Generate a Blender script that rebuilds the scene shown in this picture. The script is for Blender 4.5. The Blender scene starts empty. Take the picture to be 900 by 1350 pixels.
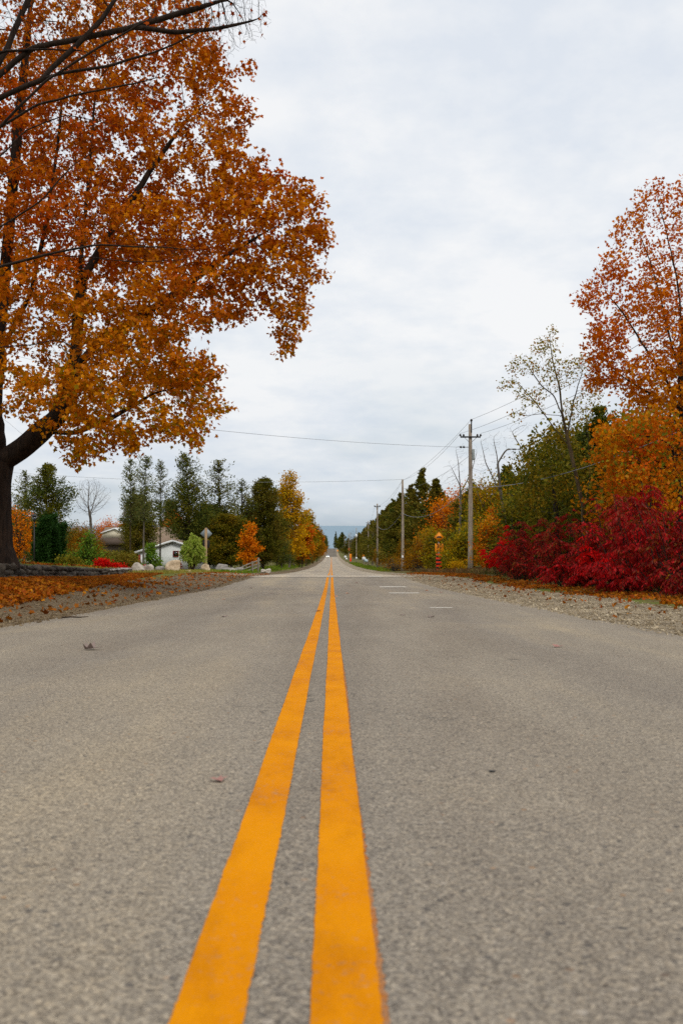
import bpy, math, random
import numpy as np
from mathutils import Vector, Matrix, Euler

SC = bpy.context.scene
COL = SC.collection
rng = np.random.default_rng(11)
random.seed(11)
PI = math.pi
F = 1312.0            # focal length in photograph pixels
VX, VY = 437.0, 692.0 # where the road and the horizon vanish in the photograph
EYE = 0.70

# ------------------------------------------------------------------ helpers
def lin(h):
    h = h.lstrip('#')
    c = [int(h[i:i+2], 16)/255 for i in (0, 2, 4)]
    return tuple((x/12.92 if x <= .04045 else ((x+.055)/1.055)**2.4) for x in c) + (1,)

def props(o, label=None, cat=None, group=None, kind=None):
    if label: o['label'] = label
    if cat: o['category'] = cat
    if group: o['group'] = group
    if kind: o['kind'] = kind
    return o

def thing(name, label, cat, loc=(0, 0, 0), rotz=0, group=None):
    o = bpy.data.objects.new(name, None)
    COL.objects.link(o)
    o.empty_display_size = .2
    o.location = loc
    o.rotation_euler = (0, 0, rotz)
    return props(o, label, cat, group)

def mesh_np(name, V, Fs, mat, parent=None, smooth=False):
    """V (N,3); Fs: list of (M,k) int arrays."""
    V = np.asarray(V, dtype=np.float32)
    me = bpy.data.meshes.new(name)
    me.vertices.add(len(V))
    me.vertices.foreach_set('co', V.ravel())
    Fs = [np.asarray(f, dtype=np.int32) for f in Fs if len(f)]
    nl = sum(f.size for f in Fs)
    npoly = sum(len(f) for f in Fs)
    me.loops.add(nl)
    me.polygons.add(npoly)
    me.loops.foreach_set('vertex_index', np.concatenate([f.ravel() for f in Fs]))
    st, off = [], 0
    for f in Fs:
        st.append(np.arange(len(f), dtype=np.int32)*f.shape[1] + off)
        off += f.size
    me.polygons.foreach_set('loop_start', np.concatenate(st))
    me.update(calc_edges=True)
    me.validate()
    if smooth:
        me.polygons.foreach_set('use_smooth', np.ones(npoly, dtype=bool))
    for m in (mat if isinstance(mat, (list, tuple)) else [mat]):
        me.materials.append(m)
    o = bpy.data.objects.new(name, me)
    COL.objects.link(o)
    if parent: o.parent = parent
    return o

class MB:
    """collects shapes into one mesh"""
    def __init__(s): s.V = []; s.Fd = {}; s.n = 0
    def add(s, V, Fs):
        V = np.asarray(V, float)
        for f in Fs:
            f = np.asarray(f, int)
            if len(f): s.Fd.setdefault(f.shape[1], []).append(f + s.n)
        s.V.append(V); s.n += len(V)
        return s
    def box(s, c, d, rot=None, bev=0.0):
        c = np.array(c, float); hx, hy, hz = np.array(d, float)/2
        b = min(bev, hx*.9, hy*.9, hz*.9)
        if b <= 0:
            V = np.array([[x, y, z] for x in (-hx, hx) for y in (-hy, hy) for z in (-hz, hz)])
            Fs = [np.array([[0, 1, 3, 2], [4, 6, 7, 5], [0, 4, 5, 1], [2, 3, 7, 6], [0, 2, 6, 4], [1, 5, 7, 3]])]
        else:
            import bmesh
            bm = bmesh.new()
            bmesh.ops.create_cube(bm, size=1)
            for v in bm.verts: v.co = (v.co.x*2*hx, v.co.y*2*hy, v.co.z*2*hz)
            bmesh.ops.bevel(bm, geom=bm.edges[:], offset=b, segments=2, affect='EDGES', profile=.5)
            bm.verts.index_update()
            V = np.array([v.co[:] for v in bm.verts])
            fd = {}
            for f in bm.faces: fd.setdefault(len(f.verts), []).append([v.index for v in f.verts])
            Fs = [np.array(x) for x in fd.values()]
            bm.free()
        if rot is not None: V = V @ np.array(Euler(rot).to_matrix()).T
        return s.add(V + c, Fs)
    def tube(s, pts, rad, k=8, caps=True):
        V, Fq, cap = tube_arrays(np.asarray(pts, float), rad, k)
        fs = [Fq]
        s.add(V, fs)
        if caps:
            s.Fd.setdefault(k, []).append(np.array(cap) + s.n - len(V))
        return s
    def prism(s, poly, y0, y1):
        """outline in XZ pulled along Y"""
        p = np.array(poly, float); k = len(p)
        V = np.concatenate([np.c_[p[:, 0], np.full(k, y0), p[:, 1]], np.c_[p[:, 0], np.full(k, y1), p[:, 1]]])
        i = np.arange(k); j = (i+1) % k
        s.add(V, [np.c_[i, j, j+k, i+k]])
        s.Fd.setdefault(k, []).append(np.array([i[::-1], i+k]) + s.n - len(V))
        return s
    def build(s, name, mat, parent=None, smooth=False):
        return mesh_np(name, np.concatenate(s.V), [np.concatenate(f) for f in s.Fd.values()], mat, parent, smooth)

def tube_arrays(P, rad, k):
    n = len(P)
    rad = np.broadcast_to(np.asarray(rad, float), (n,))
    T = np.gradient(P, axis=0)
    T /= np.linalg.norm(T, axis=1, keepdims=True) + 1e-9
    m = T.mean(0)
    ref = np.eye(3)[np.argmin(np.abs(m))]
    A = np.cross(T, ref); A /= np.linalg.norm(A, axis=1, keepdims=True) + 1e-9
    B = np.cross(T, A)
    a = np.arange(k)*2*PI/k
    V = P[:, None] + rad[:, None, None]*(np.cos(a)[None, :, None]*A[:, None] + np.sin(a)[None, :, None]*B[:, None])
    V = V.reshape(-1, 3)
    i = np.arange(n-1)[:, None]*k
    j = np.arange(k)[None]
    j2 = (j+1) % k
    Fq = np.stack([i+j, i+j2, i+k+j2, i+k+j], -1).reshape(-1, 4)
    cap = [list(range(k))[::-1], list(range((n-1)*k, n*k))]
    return V, Fq, cap

def children(o): return [c for c in bpy.data.objects if c.parent == o]

def copy_tree(src, loc, rotz=0, scale=1.0, label=None, group=None, mats=None):
    """a copy of a thing with copies of its parts and sub-parts"""
    r = src.copy(); COL.objects.link(r)
    r.location = loc; r.rotation_euler = (0, 0, rotz)
    r.scale = scale if hasattr(scale, '__len__') else (scale,)*3
    if label: r['label'] = label
    if group: r['group'] = group
    for ch in src.children:
        c = ch.copy(); COL.objects.link(c); c.parent = r
        if mats and ch.name.split('.')[0] in mats:
            c.material_slots[0].link = 'OBJECT'
            c.material_slots[0].material = mats[ch.name.split('.')[0]]
        for g in ch.children:
            d = g.copy(); COL.objects.link(d); d.parent = c
    return r

# ------------------------------------------------------------------ materials
class NT:
    def __init__(s, name):
        s.m = bpy.data.materials.new(name); s.m.use_nodes = True
        s.t = s.m.node_tree; s.t.nodes.clear()
        s.out = s.n('ShaderNodeOutputMaterial')
    def n(s, typ, **kw):
        nd = s.t.nodes.new(typ)
        for k, v in kw.items():
            if k.startswith('i_'):
                nd.inputs[k[2:].replace('_', ' ')].default_value = v
            else: setattr(nd, k, v)
        return nd
    def l(s, a, b): s.t.links.new(a, b)
    def ramp(s, fac, stops, interp='LINEAR'):
        r = s.n('ShaderNodeValToRGB'); r.color_ramp.interpolation = interp
        e = r.color_ramp.elements
        while len(e) < len(stops): e.new(.5)
        for x, (p, c) in zip(e, stops):
            x.position = p; x.color = c if len(c) == 4 else tuple(c) + (1,)
        s.l(fac, r.inputs[0]); return r.outputs[0]
    def mix(s, fac, a, b, mode='MIX'):
        m = s.n('ShaderNodeMix', data_type='RGBA', blend_type=mode)
        if isinstance(fac, (int, float)): m.inputs[0].default_value = fac
        else: s.l(fac, m.inputs[0])
        for sock, v in ((m.inputs[6], a), (m.inputs[7], b)):
            if isinstance(v, tuple): sock.default_value = v if len(v) == 4 else v + (1,)
            else: s.l(v, sock)
        return m.outputs[2]
    def noise(s, vec, scale, detail=4, rough=.55, dist=0):
        n = s.n('ShaderNodeTexNoise'); n.inputs['Scale'].default_value = scale
        n.inputs['Detail'].default_value = detail; n.inputs['Roughness'].default_value = rough
        n.inputs['Distortion'].default_value = dist
        if vec is not None: s.l(vec, n.inputs['Vector'])
        return n.outputs[0]
    def voro(s, vec, scale, out='Distance', feature='F1'):
        n = s.n('ShaderNodeTexVoronoi'); n.feature = feature; n.inputs['Scale'].default_value = scale
        s.l(vec, n.inputs['Vector']); return n.outputs[out]
    def coord(s, which='Object'):
        return s.n('ShaderNodeTexCoord').outputs[which]
    def mapping(s, vec, scale):
        m = s.n('ShaderNodeMapping'); m.inputs['Scale'].default_value = scale; s.l(vec, m.inputs[0]); return m.outputs[0]
    def math(s, op, a, b=None):
        m = s.n('ShaderNodeMath', operation=op)
        for i, v in enumerate((a, b)):
            if v is None: continue
            if isinstance(v, (int, float)): m.inputs[i].default_value = v
            else: s.l(v, m.inputs[i])
        return m.outputs[0]
    def principled(s, col, rough=.7, bump=None, bstr=.3, bdist=.01, metal=0, spec=.5):
        p = s.n('ShaderNodeBsdfPrincipled')
        if isinstance(col, tuple): p.inputs['Base Color'].default_value = col if len(col) == 4 else col+(1,)
        else: s.l(col, p.inputs['Base Color'])
        if isinstance(rough, (int, float)): p.inputs['Roughness'].default_value = rough
        else: s.l(rough, p.inputs['Roughness'])
        p.inputs['Metallic'].default_value = metal
        p.inputs['Specular IOR Level'].default_value = spec
        if bump is not None:
            b = s.n('ShaderNodeBump'); b.inputs['Strength'].default_value = bstr; b.inputs['Distance'].default_value = bdist
            s.l(bump, b.inputs['Height']); s.l(b.outputs[0], p.inputs['Normal'])
        s.l(p.outputs[0], s.out.inputs[0]); return p

def leaf_mat(name, cols, cols2=None, nscale=.35, trans=.38, gloss=.006, low=None):
    """every leaf takes its own colour; cols2 tints whole boughs"""
    t = NT(name)
    geo = t.n('ShaderNodeNewGeometry')
    k = len(cols)
    c = t.ramp(geo.outputs['Random Per Island'], [((i+.5)/k, lin(x)) for i, x in enumerate(cols)])
    if cols2:
        c2 = t.ramp(geo.outputs['Random Per Island'], [((i+.5)/len(cols2), lin(x)) for i, x in enumerate(cols2)])
        f = t.noise(t.coord(), nscale, 2, .5)
        f = t.ramp(f, [(.42, (0, 0, 0)), (.6, (1, 1, 1))])
        c = t.mix(f, c, c2)
    if low:      # another tint for the lower, inner boughs: (colours, z from, z to) in metres above the root
        c3 = t.ramp(geo.outputs['Random Per Island'], [((i+.5)/len(low[0]), lin(x)) for i, x in enumerate(low[0])])
        sz = t.n('ShaderNodeSeparateXYZ'); t.l(t.coord(), sz.inputs[0])
        zz_ = t.math('ADD', sz.outputs[2], t.math('MULTIPLY', t.math('SUBTRACT', t.noise(t.coord(), .45, 3, .6), .5), 9))
        mr = t.n('ShaderNodeMapRange'); mr.inputs[1].default_value = low[1]; mr.inputs[2].default_value = low[2]; mr.inputs[3].default_value = 1; mr.inputs[4].default_value = 0
        t.l(zz_, mr.inputs[0]); c = t.mix(mr.outputs[0], c, c3)
    d = t.n('ShaderNodeBsdfDiffuse'); tr = t.n('ShaderNodeBsdfTranslucent')
    t.l(c, d.inputs[0]); t.l(c, tr.inputs[0])
    m = t.n('ShaderNodeMixShader'); m.inputs[0].default_value = trans
    t.l(d.outputs[0], m.inputs[1]); t.l(tr.outputs[0], m.inputs[2])
    g = t.n('ShaderNodeBsdfGlossy'); g.inputs['Roughness'].default_value = .45
    g.inputs[0].default_value = (.8, .8, .8, 1)
    m2 = t.n('ShaderNodeMixShader'); m2.inputs[0].default_value = gloss
    t.l(m.outputs[0], m2.inputs[1]); t.l(g.outputs[0], m2.inputs[2])
    t.l(m2.outputs[0], t.out.inputs[0])
    return t.m

def bark_mat(name, c1, c2, scale=9):
    t = NT(name)
    v = t.mapping(t.coord(), (1, 1, .18))
    n = t.noise(v, scale, 6, .65)
    n2 = t.noise(t.coord(), scale*.25, 3)
    c = t.ramp(n, [(.35, lin(c1)), (.68, lin(c2))])
    c = t.mix(t.math('MULTIPLY', n2, .5), c, lin(c1))
    t.principled(c, .9, n, .7, .03, spec=.2)
    return t.m

def simple_mat(name, col, rough=.6, metal=0, var=.15, scale=6, bump=.1, spec=.4):
    t = NT(name)
    n = t.noise(t.coord(), scale, 5, .6)
    c = lin(col) if isinstance(col, str) else col
    dark = tuple(x*(1-var) for x in c[:3]) + (1,)
    lite = tuple(min(1, x*(1+var)) for x in c[:3]) + (1,)
    t.principled(t.ramp(n, [(.3, dark), (.7, lite)]), rough, n, bump, .01, metal, spec)
    return t.m

def asphalt_colour(t, tone=1.0):
    v = t.coord()
    stone = t.voro(v, 185, 'Color')
    sep = t.n('ShaderNodeSeparateColor'); t.l(stone, sep.inputs[0])
    g = tone
    c = t.ramp(sep.outputs[0], [(.0, (.10*g, .085*g, .072*g)), (.2, (.19*g, .164*g, .135*g)), (.5, (.262*g, .229*g, .189*g)),
                                (.78, (.345*g, .294*g, .230*g)), (1, (.47*g, .41*g, .33*g))])
    # sparse dark and rusty stones
    big = t.voro(v, 36, 'Color'); sb = t.n('ShaderNodeSeparateColor'); t.l(big, sb.inputs[0])
    bd = t.voro(v, 36)
    spot = t.math('MULTIPLY', t.math('GREATER_THAN', sb.outputs[1], .88), t.math('LESS_THAN', bd, .30))
    c = t.mix(t.math('MULTIPLY', spot, .75), c, t.ramp(sb.outputs[2], [(.0, (.05, .05, .055)), (.72, (.09, .085, .085)), (.85, (.30, .16, .07)), (1, (.5, .46, .4))]))
    mid = t.voro(v, 95, 'Color'); sm = t.n('ShaderNodeSeparateColor'); t.l(mid, sm.inputs[0])
    c = t.mix(.6, c, t.ramp(sm.outputs[0], [(0, (.72, .72, .74)), (.4, (.98, .98, .98)), (.75, (1.06, 1.04, 1.0)), (1, (1.34, 1.28, 1.18))]), 'MULTIPLY')
    # mortar film between stones
    film = t.noise(v, 70, 4, .7)
    c = t.mix(t.math('MULTIPLY', film, .15), c, (.235*g, .20*g, .158*g))
    # worn wheel tracks, stains and patches stretched along the lane
    w = t.noise(t.mapping(v, (1.0, .10, 1)), .9, 4, .6)
    c = t.mix(.8, c, t.ramp(w, [(.32, (.82, .80, .79)), (.5, (1, 1, 1)), (.68, (1.25, 1.20, 1.08))]), 'MULTIPLY')
    p = t.noise(v, .45, 5, .6)
    c = t.mix(.55, c, t.ramp(p, [(.32, (.82, .82, .83)), (.55, (1, 1, 1)), (.75, (1.16, 1.12, 1.02))]), 'MULTIPLY')
    q = t.noise(v, 3.5, 4, .65)
    c = t.mix(.18, c, t.ramp(q, [(.3, (.84, .84, .84)), (.7, (1.12, 1.12, 1.1))]), 'MULTIPLY')
    # tyre-polished paler bands either side of each lane's middle, and an oily darker strip between them
    sx = t.n('ShaderNodeSeparateXYZ'); t.l(v, sx.inputs[0])
    xw = t.math('ADD', sx.outputs[0], t.math('MULTIPLY', t.math('SUBTRACT', t.noise(t.mapping(v, (.3, .3, 1)), .8, 3), .5), .9))
    lane = t.ramp(t.math('DIVIDE', t.math('ABSOLUTE', xw), 4.0), [(.0, (.97, .97, .97)), (.18, (1.06, 1.04, 1.0)), (.27, (1.08, 1.06, 1.01)), (.45, (.93, .92, .91)), (.66, (1.08, 1.06, 1.0)), (.8, (1.06, 1.04, .99)), (1, (.95, .94, .92))])
    c = t.mix(.8, c, lane, 'MULTIPLY')
    # fine cracks
    ck = t.n('ShaderNodeTexVoronoi'); ck.feature = 'DISTANCE_TO_EDGE'; ck.inputs['Scale'].default_value = .55
    wv_ = t.n('ShaderNodeVectorMath', operation='ADD'); nz = t.n('ShaderNodeTexNoise'); nz.inputs['Scale'].default_value = 2.5; nz.inputs['Detail'].default_value = 6; t.l(v, nz.inputs['Vector'])
    t.l(v, wv_.inputs[0]); t.l(nz.outputs[1], wv_.inputs[1]); t.l(wv_.outputs[0], ck.inputs['Vector'])
    cr = t.math('MULTIPLY', t.math('LESS_THAN', ck.outputs['Distance'], .0035), t.math('GREATER_THAN', t.noise(v, .35, 2), .56))
    c = t.mix(t.math('MULTIPLY', cr, .55), c, (.06, .055, .05))
    h = t.math('ADD', t.math('MULTIPLY', t.voro(v, 185), -.6), film)
    return c, h

def make_asphalt(name, tone=1.0):
    t = NT(name)
    c, h = asphalt_colour(t, tone)
    t.principled(c, .9, h, .6, .006, spec=.12)
    return t.m

def make_paint(name, col, col2, worn=.50):
    """road paint: thin and chipped where the stones poke through, with a dirtier older tone"""
    t = NT(name)
    c, h = asphalt_colour(t, .9)
    v = t.coord()
    n1 = t.noise(v, 55, 5, .75)
    n2 = t.noise(v, 2.2, 4, .6)
    n3 = t.noise(v, 260, 2, .6)
    p = t.mix(t.ramp(n2, [(.35, (0, 0, 0)), (.7, (1, 1, 1))]), lin(col), lin(col2))
    p = t.mix(.5, p, t.ramp(n3, [(.3, (.72, .68, .6)), (.7, (1.08, 1.08, 1.05))]), 'MULTIPLY')
    # chips
    k = t.math('ADD', t.math('MULTIPLY', n1, .72), t.math('MULTIPLY', n2, .28))
    chip = t.ramp(k, [(worn+.055, (0, 0, 0)), (worn+.13, (1, 1, 1))])
    p = t.mix(t.math('MULTIPLY', chip, .45), p, c)
    p = t.mix(.65, p, t.ramp(t.noise(t.mapping(v, (1, .35, 1)), 9, 6, .7), [(.3, (.72, .68, .62)), (.5, (.97, .97, .97)), (.7, (1.06, 1.05, 1))]), 'MULTIPLY')
    spk = t.math('GREATER_THAN', t.noise(v, 120, 3, .7), .66)
    p = t.mix(t.math('MULTIPLY', spk, .28), p, c)
    t.principled(p, .8, h, .45, .004, spec=.04)
    return t.m

def make_ground():
    t = NT('ground_soil')
    v = t.coord()
    a = t.noise(v, .35, 6, .65); b = t.noise(v, 6, 6, .7); g = t.noise(v, .06, 3)
    c = t.ramp(b, [(.3, lin('#3b2e1d')), (.5, lin('#5e4a30')), (.72, lin('#85704c'))])
    grass = t.ramp(b, [(.3, lin('#3a4417')), (.7, lin('#6d7430'))])
    c = t.mix(t.ramp(a, [(.42, (0, 0, 0)), (.58, (1, 1, 1))]), c, grass)
    t.principled(c, .95, b, .6, .05, spec=.1)
    return t.m

def make_gravel(name, cols, sc=42):
    t = NT(name)
    v = t.coord()
    d = t.voro(v, sc); cc = t.voro(v, sc, 'Color')
    s = t.n('ShaderNodeSeparateColor'); t.l(cc, s.inputs[0])
    c = t.ramp(s.outputs[0], [(i/(len(cols)-1), lin(x)) for i, x in enumerate(cols)])
    n = t.noise(v, .9, 5, .6)
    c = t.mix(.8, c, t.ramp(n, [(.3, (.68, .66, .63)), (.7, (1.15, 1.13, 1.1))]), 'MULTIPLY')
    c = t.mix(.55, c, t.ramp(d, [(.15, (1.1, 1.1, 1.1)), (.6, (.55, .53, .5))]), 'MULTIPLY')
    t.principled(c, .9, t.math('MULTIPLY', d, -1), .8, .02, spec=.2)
    return t.m

M = {}
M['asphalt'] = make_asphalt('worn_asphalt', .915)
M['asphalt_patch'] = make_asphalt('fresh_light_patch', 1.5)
M['asphalt_sheen'] = make_asphalt('sheen_tinted_asphalt', 1.2)  # same asphalt, paler: grazing-angle reflection painted into the colour
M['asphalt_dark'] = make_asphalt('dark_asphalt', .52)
M['yellow'] = make_paint('yellow_road_paint', '#d98a00', '#cd7c00')
M['yellow_old'] = make_paint('old_orange_paint', '#b06210', '#b8701a', .36)
M['white_paint'] = make_paint('white_road_paint', '#d4cfc6', '#beb8ae', .40)
M['ground'] = make_ground()
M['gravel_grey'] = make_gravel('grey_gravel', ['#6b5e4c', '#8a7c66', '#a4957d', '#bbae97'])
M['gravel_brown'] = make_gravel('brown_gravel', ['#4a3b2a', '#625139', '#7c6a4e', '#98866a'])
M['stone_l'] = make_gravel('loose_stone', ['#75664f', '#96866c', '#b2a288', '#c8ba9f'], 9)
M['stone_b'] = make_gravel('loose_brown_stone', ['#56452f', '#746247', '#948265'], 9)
M['bark_maple'] = bark_mat('maple_bark', '#170f0a', '#403024', 11)
M['bark_grey'] = bark_mat('grey_bark', '#4a433c', '#857b70', 12)
M['bark_brown'] = bark_mat('brown_bark', '#2c221a', '#5a4939', 10)
M['bark_olive'] = bark_mat('olive_bark', '#3a3020', '#73644a', 10)
M['bark_dark'] = bark_mat('dark_bark', '#1d1713', '#453a31', 10)
M['pole'] = bark_mat('weathered_pole', '#7a6c5e', '#bcae9c', 7)
M['pole_pale'] = bark_mat('pale_timber', '#9a7c5c', '#c9ae8b', 7)
M['metal'] = simple_mat('galvanised_metal', '#9b9d9e', .45, .6)
M['alu'] = simple_mat('sign_back_metal', '#8f999e', .6, .2)
M['dark_metal'] = simple_mat('dark_fitting', '#2a2826', .5, .3)
M['grey_box'] = simple_mat('grey_enamel', '#8f9694', .5)
M['insulator'] = simple_mat('brown_glaze', '#2b211e', .35)
M['wire'] = simple_mat('weathered_wire', '#85888c', .6, .2)
M['orange_sign'] = simple_mat('sign_orange', '#f59310', .5, 0, .05, 4, .02)
M['black_sign'] = simple_mat('sign_black', '#0c0b0b', .5, 0, .1)
M['red_sign'] = simple_mat('sign_red_orange', '#f23a10', .5, 0, .05, 4, .02)
M['white_sign'] = simple_mat('sign_white', '#e4e6e8', .5, 0, .05)
M['siding'] = simple_mat('white_siding', '#dadcd8', .7, 0, .06, 3)
M['brown_siding'] = simple_mat('brown_siding', '#6e6154', .8, 0, .1, 3)
M['cream'] = simple_mat('cream_siding', '#d3c9b2', .7, 0, .06, 3)
M['shingle'] = simple_mat('brown_shingles', '#85715f', .9, 0, .2, 9, .4)
M['dark_shingle'] = simple_mat('dark_shingles', '#5a4c42', .9, 0, .2, 9, .4)
M['fascia'] = simple_mat('white_fascia', '#e8e9e8', .6)
M['red_trim'] = simple_mat('red_trim', '#9c3a2e', .6)
M['window_glass'] = simple_mat('dark_glass', '#16181b', .1, 0, .1, 3, 0, .8)
M['fence_wood'] = bark_mat('fence_wood', '#6f6658', '#aaa294', 8)

def make_rock(name, c1, c2, c3):
    t = NT(name); v = t.coord()
    a = t.noise(v, 2.6, 7, .7); b = t.noise(v, 13, 5, .7)
    c = t.ramp(a, [(.32, lin(c1)), (.5, lin(c2)), (.7, lin(c3))])
    c = t.mix(.6, c, t.ramp(b, [(.35, (.5, .5, .5)), (.6, (1.1, 1.1, 1.1))]), 'MULTIPLY')
    t.principled(c, .9, t.math('ADD', a, t.math('MULTIPLY', b, .4)), .8, .06, spec=.2)
    return t.m
M['rock_pale'] = make_rock('pale_boulder', '#8d8377', '#b9ae9f', '#d6cdbf')
M['rock_tan'] = make_rock('tan_boulder', '#9a866a', '#c0a98a', '#dccbb0')
M['rock_grey'] = make_rock('grey_boulder', '#6d6862', '#928c84', '#b5afa6')
M['rock_wall'] = make_rock('mossy_wall_stone', '#231e19', '#453d34', '#6d6456')

L = {}
L['maple'] = leaf_mat('maple_leaves', ['#c06404', '#d07806', '#dc9008', '#ac5404', '#8a4402'],
                      ['#b84402', '#cc5804', '#9c3a02', '#d47006', '#783802'], .28, .42, low=(['#d88606', '#e29a0a', '#c67406', '#b06404', '#9a8008'], 3.0, 8.5))
L['maple_bare'] = leaf_mat('rust_leaves', ['#a64204', '#bf5a06', '#8c3203'])
L['maple_right'] = leaf_mat('orange_leaves', ['#d07204', '#c46002', '#dc8c08', '#ac5002'], ['#c85a02', '#b04a02', '#d67404'], .4, .36, low=(['#d88e08', '#cc7c04', '#e09e0c', '#b46a02'], 4, 10))
L['gold_low'] = leaf_mat('gold_orange_leaves', ['#d98a09', '#c96c07', '#b98f0b', '#d87009', '#8f8a22'],
                         ['#cf5c08', '#c24809', '#dd7c09', '#6f7a1e'], .45, .4)
L['olive'] = leaf_mat('olive_leaves', ['#565e16', '#6e6c18', '#90801c', '#404a14'], ['#9c7a1a', '#786216', '#545816'], .5, .3)
L['sparse'] = leaf_mat('thin_yellow_leaves', ['#8f8a3a', '#a58c12', '#7a7a34', '#b0770e'])
L['yellow'] = leaf_mat('yellow_leaves', ['#d9a009', '#e2b20e', '#c98c08', '#b9940a'], ['#b88409', '#8f8a20', '#d29a09'], .3, .4)
L['yellow_green'] = leaf_mat('yellow_green_leaves', ['#a08c0a', '#7a7c1e', '#c29a0b', '#5e681c'], ['#b07009', '#8a7a0a'], .5)
L['orange'] = leaf_mat('bright_orange_leaves', ['#dc7a07', '#e89409', '#cc6405', '#c47c08'], ['#d06405', '#dc8808'], .6, .4)
L['rust'] = leaf_mat('rust_brown_leaves', ['#a0660a', '#8a5609', '#b07c0d', '#74500a'], ['#80600e', '#98700f'], .5)
L['red'] = leaf_mat('bright_red_leaves', ['#d01010', '#e21c14', '#b80c0d', '#c8200e'])
L['sumac'] = leaf_mat('dark_red_leaves', ['#8a0a0e', '#a80e12', '#640a0c', '#781a0c', '#c41418', '#4a0c0e', '#86340e'], ['#900a10', '#68180e', '#5a3210', '#a81014', '#7a5016'], .9, .28, .01)
L['sumac_mid'] = leaf_mat('crimson_leaves', ['#a80c10', '#c01014', '#860a0e', '#d01418', '#701010'], ['#b01012', '#8a1a10', '#7c3210'], .9, .33, .01)
L['sumac_bright'] = leaf_mat('scarlet_sumac_leaves', ['#d80c0e', '#ec100e', '#bc080a', '#c8140c'])
L['cedar'] = leaf_mat('cedar_sprays', ['#555c16', '#6a681c', '#404a14', '#7a6c1e', '#5a5218'], ['#746420', '#806822', '#585a1c'], .4, .3)
L['cedar_dark'] = leaf_mat('dark_cedar_sprays', ['#465420', '#566222', '#38461e', '#6c6a28'], ['#5c5e20', '#746a0d'], .4, .3)
L['cedar_thin'] = leaf_mat('thin_cedar_sprays', ['#5c6632', '#70733a', '#4a562c', '#827c42'], None, .5, .3)
L['arbor'] = leaf_mat('arborvitae_sprays', ['#203a14', '#2a4a18', '#182e12', '#324f1c'], None, .5, .2)
L['green'] = leaf_mat('fresh_green_leaves', ['#4f7a22', '#6a8f2a', '#3c6420', '#86962c'], ['#7a8a28', '#5c7a24'], .6, .35)
L['willow'] = leaf_mat('willow_leaves', ['#8ca032', '#a4b244', '#70902a', '#bcc060'], None, .6, .4)
L['yew'] = leaf_mat('bronze_yew_sprays', ['#6e6c20', '#807624', '#5c621e', '#927a28'], ['#8a6c20', '#76681e'], 1.0, .3)
L['litter'] = leaf_mat('fallen_leaves', ['#9e4c0e', '#b46610', '#7c3e0e', '#c07e18', '#5e3010', '#a4480c'], ['#80460e', '#9a5a14', '#5e360f'], .8, .2)
L['grass'] = leaf_mat('grass_blades', ['#5c7a1e', '#7a9026', '#48661c', '#94982e'], None, .5, .3)
L['dry_grass'] = leaf_mat('dry_stems', ['#6e5a38', '#8a7248', '#5a4630', '#a08a58', '#6a6430'], ['#7a4a2a', '#5c4630'], .4, .3)
L['far_wood'] = leaf_mat('far_wood_leaves', ['#5c4a26', '#6e5628', '#7a5a26', '#4a4420'], ['#6a4a22', '#845a24'], .1, .3)
M['leaf_brown'] = leaf_mat('dry_brown_leaf', ['#5c3412'], None, 1, .15)
M['leaf_rust'] = leaf_mat('dry_rust_leaf', ['#8a3c16'], None, 1, .15)
M['leaf_orange'] = leaf_mat('dry_orange_leaf', ['#c07428'], None, 1, .15)

# ------------------------------------------------------------------ terrain profile
_ky = [-80, 0, 17, 35, 50, 60, 82, 110, 165, 240, 400, 600, 700, 780, 870, 892, 930, 1000, 1100, 1300]
_kz = [2.9, -.70, -1.46, -2.2, -2.62, -3.03, -4.03, -5.2, -7.3, -9.9, -14.7, -19.7, -21.6, -22.2, -21.0, -21.0, -24, -31, -40, -46]
_yy = np.arange(-80, 1301, 1.0)
_zz = np.interp(_yy, _ky, _kz)
_k = np.hanning(15); _k /= _k.sum()
_zs = np.convolve(np.pad(_zz, 7, mode='edge'), _k, mode='valid')
_zs[:8] = _zz[:8]
_zs += -np.interp(0, _yy, _zs)     # road under the camera is z = 0
def zr(Y): return np.interp(Y, _yy, _zs)

def sstep(a, b, x):
    t = np.clip((x-a)/(b-a), 0, 1); return t*t*(3-2*t)

RL, RR = -3.90, 3.62
def wall_x(Y): return np.interp(Y, [10, 25, 52, 60], [-7.6, -8.6, -10.6, -11.2])
def side(X, Y):
    X = np.asarray(X, float); Y = np.asarray(Y, float)
    k = 1 - sstep(25, 48, Y)*.62
    left = .40*k*sstep(4.6, 8.2, -X)
    wx = wall_x(np.clip(Y, 10, 60))
    wallk = sstep(8, 13, Y)*(1-.7*sstep(40, 54, Y))*(1-sstep(52, 58, Y))
    left = left + wallk*.48*sstep(0, .35, wx - .15 - X)
    left = left + sstep(12, 30, -X)*.35*sstep(60, 110, Y)
    right = .12*sstep(5.5, 9, X) + .5*sstep(9, 16, X)
    far = sstep(60, 400, np.abs(X))*2.0
    return np.where(X < 0, left, right) + far
def gz(X, Y): return float(zr(Y) + side(X, Y))
def ray_pt(px, py, Y): return ((px-VX)*Y/F, Y, EYE + (VY-py)*Y/F)
def road_y(py):
    """how far ahead the road surface shows at this image row"""
    Y = np.linspace(1, 60, 6000)
    r = VY + (EYE - zr(Y))*F/Y
    return float(Y[np.argmin(np.abs(r-py))])

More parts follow.
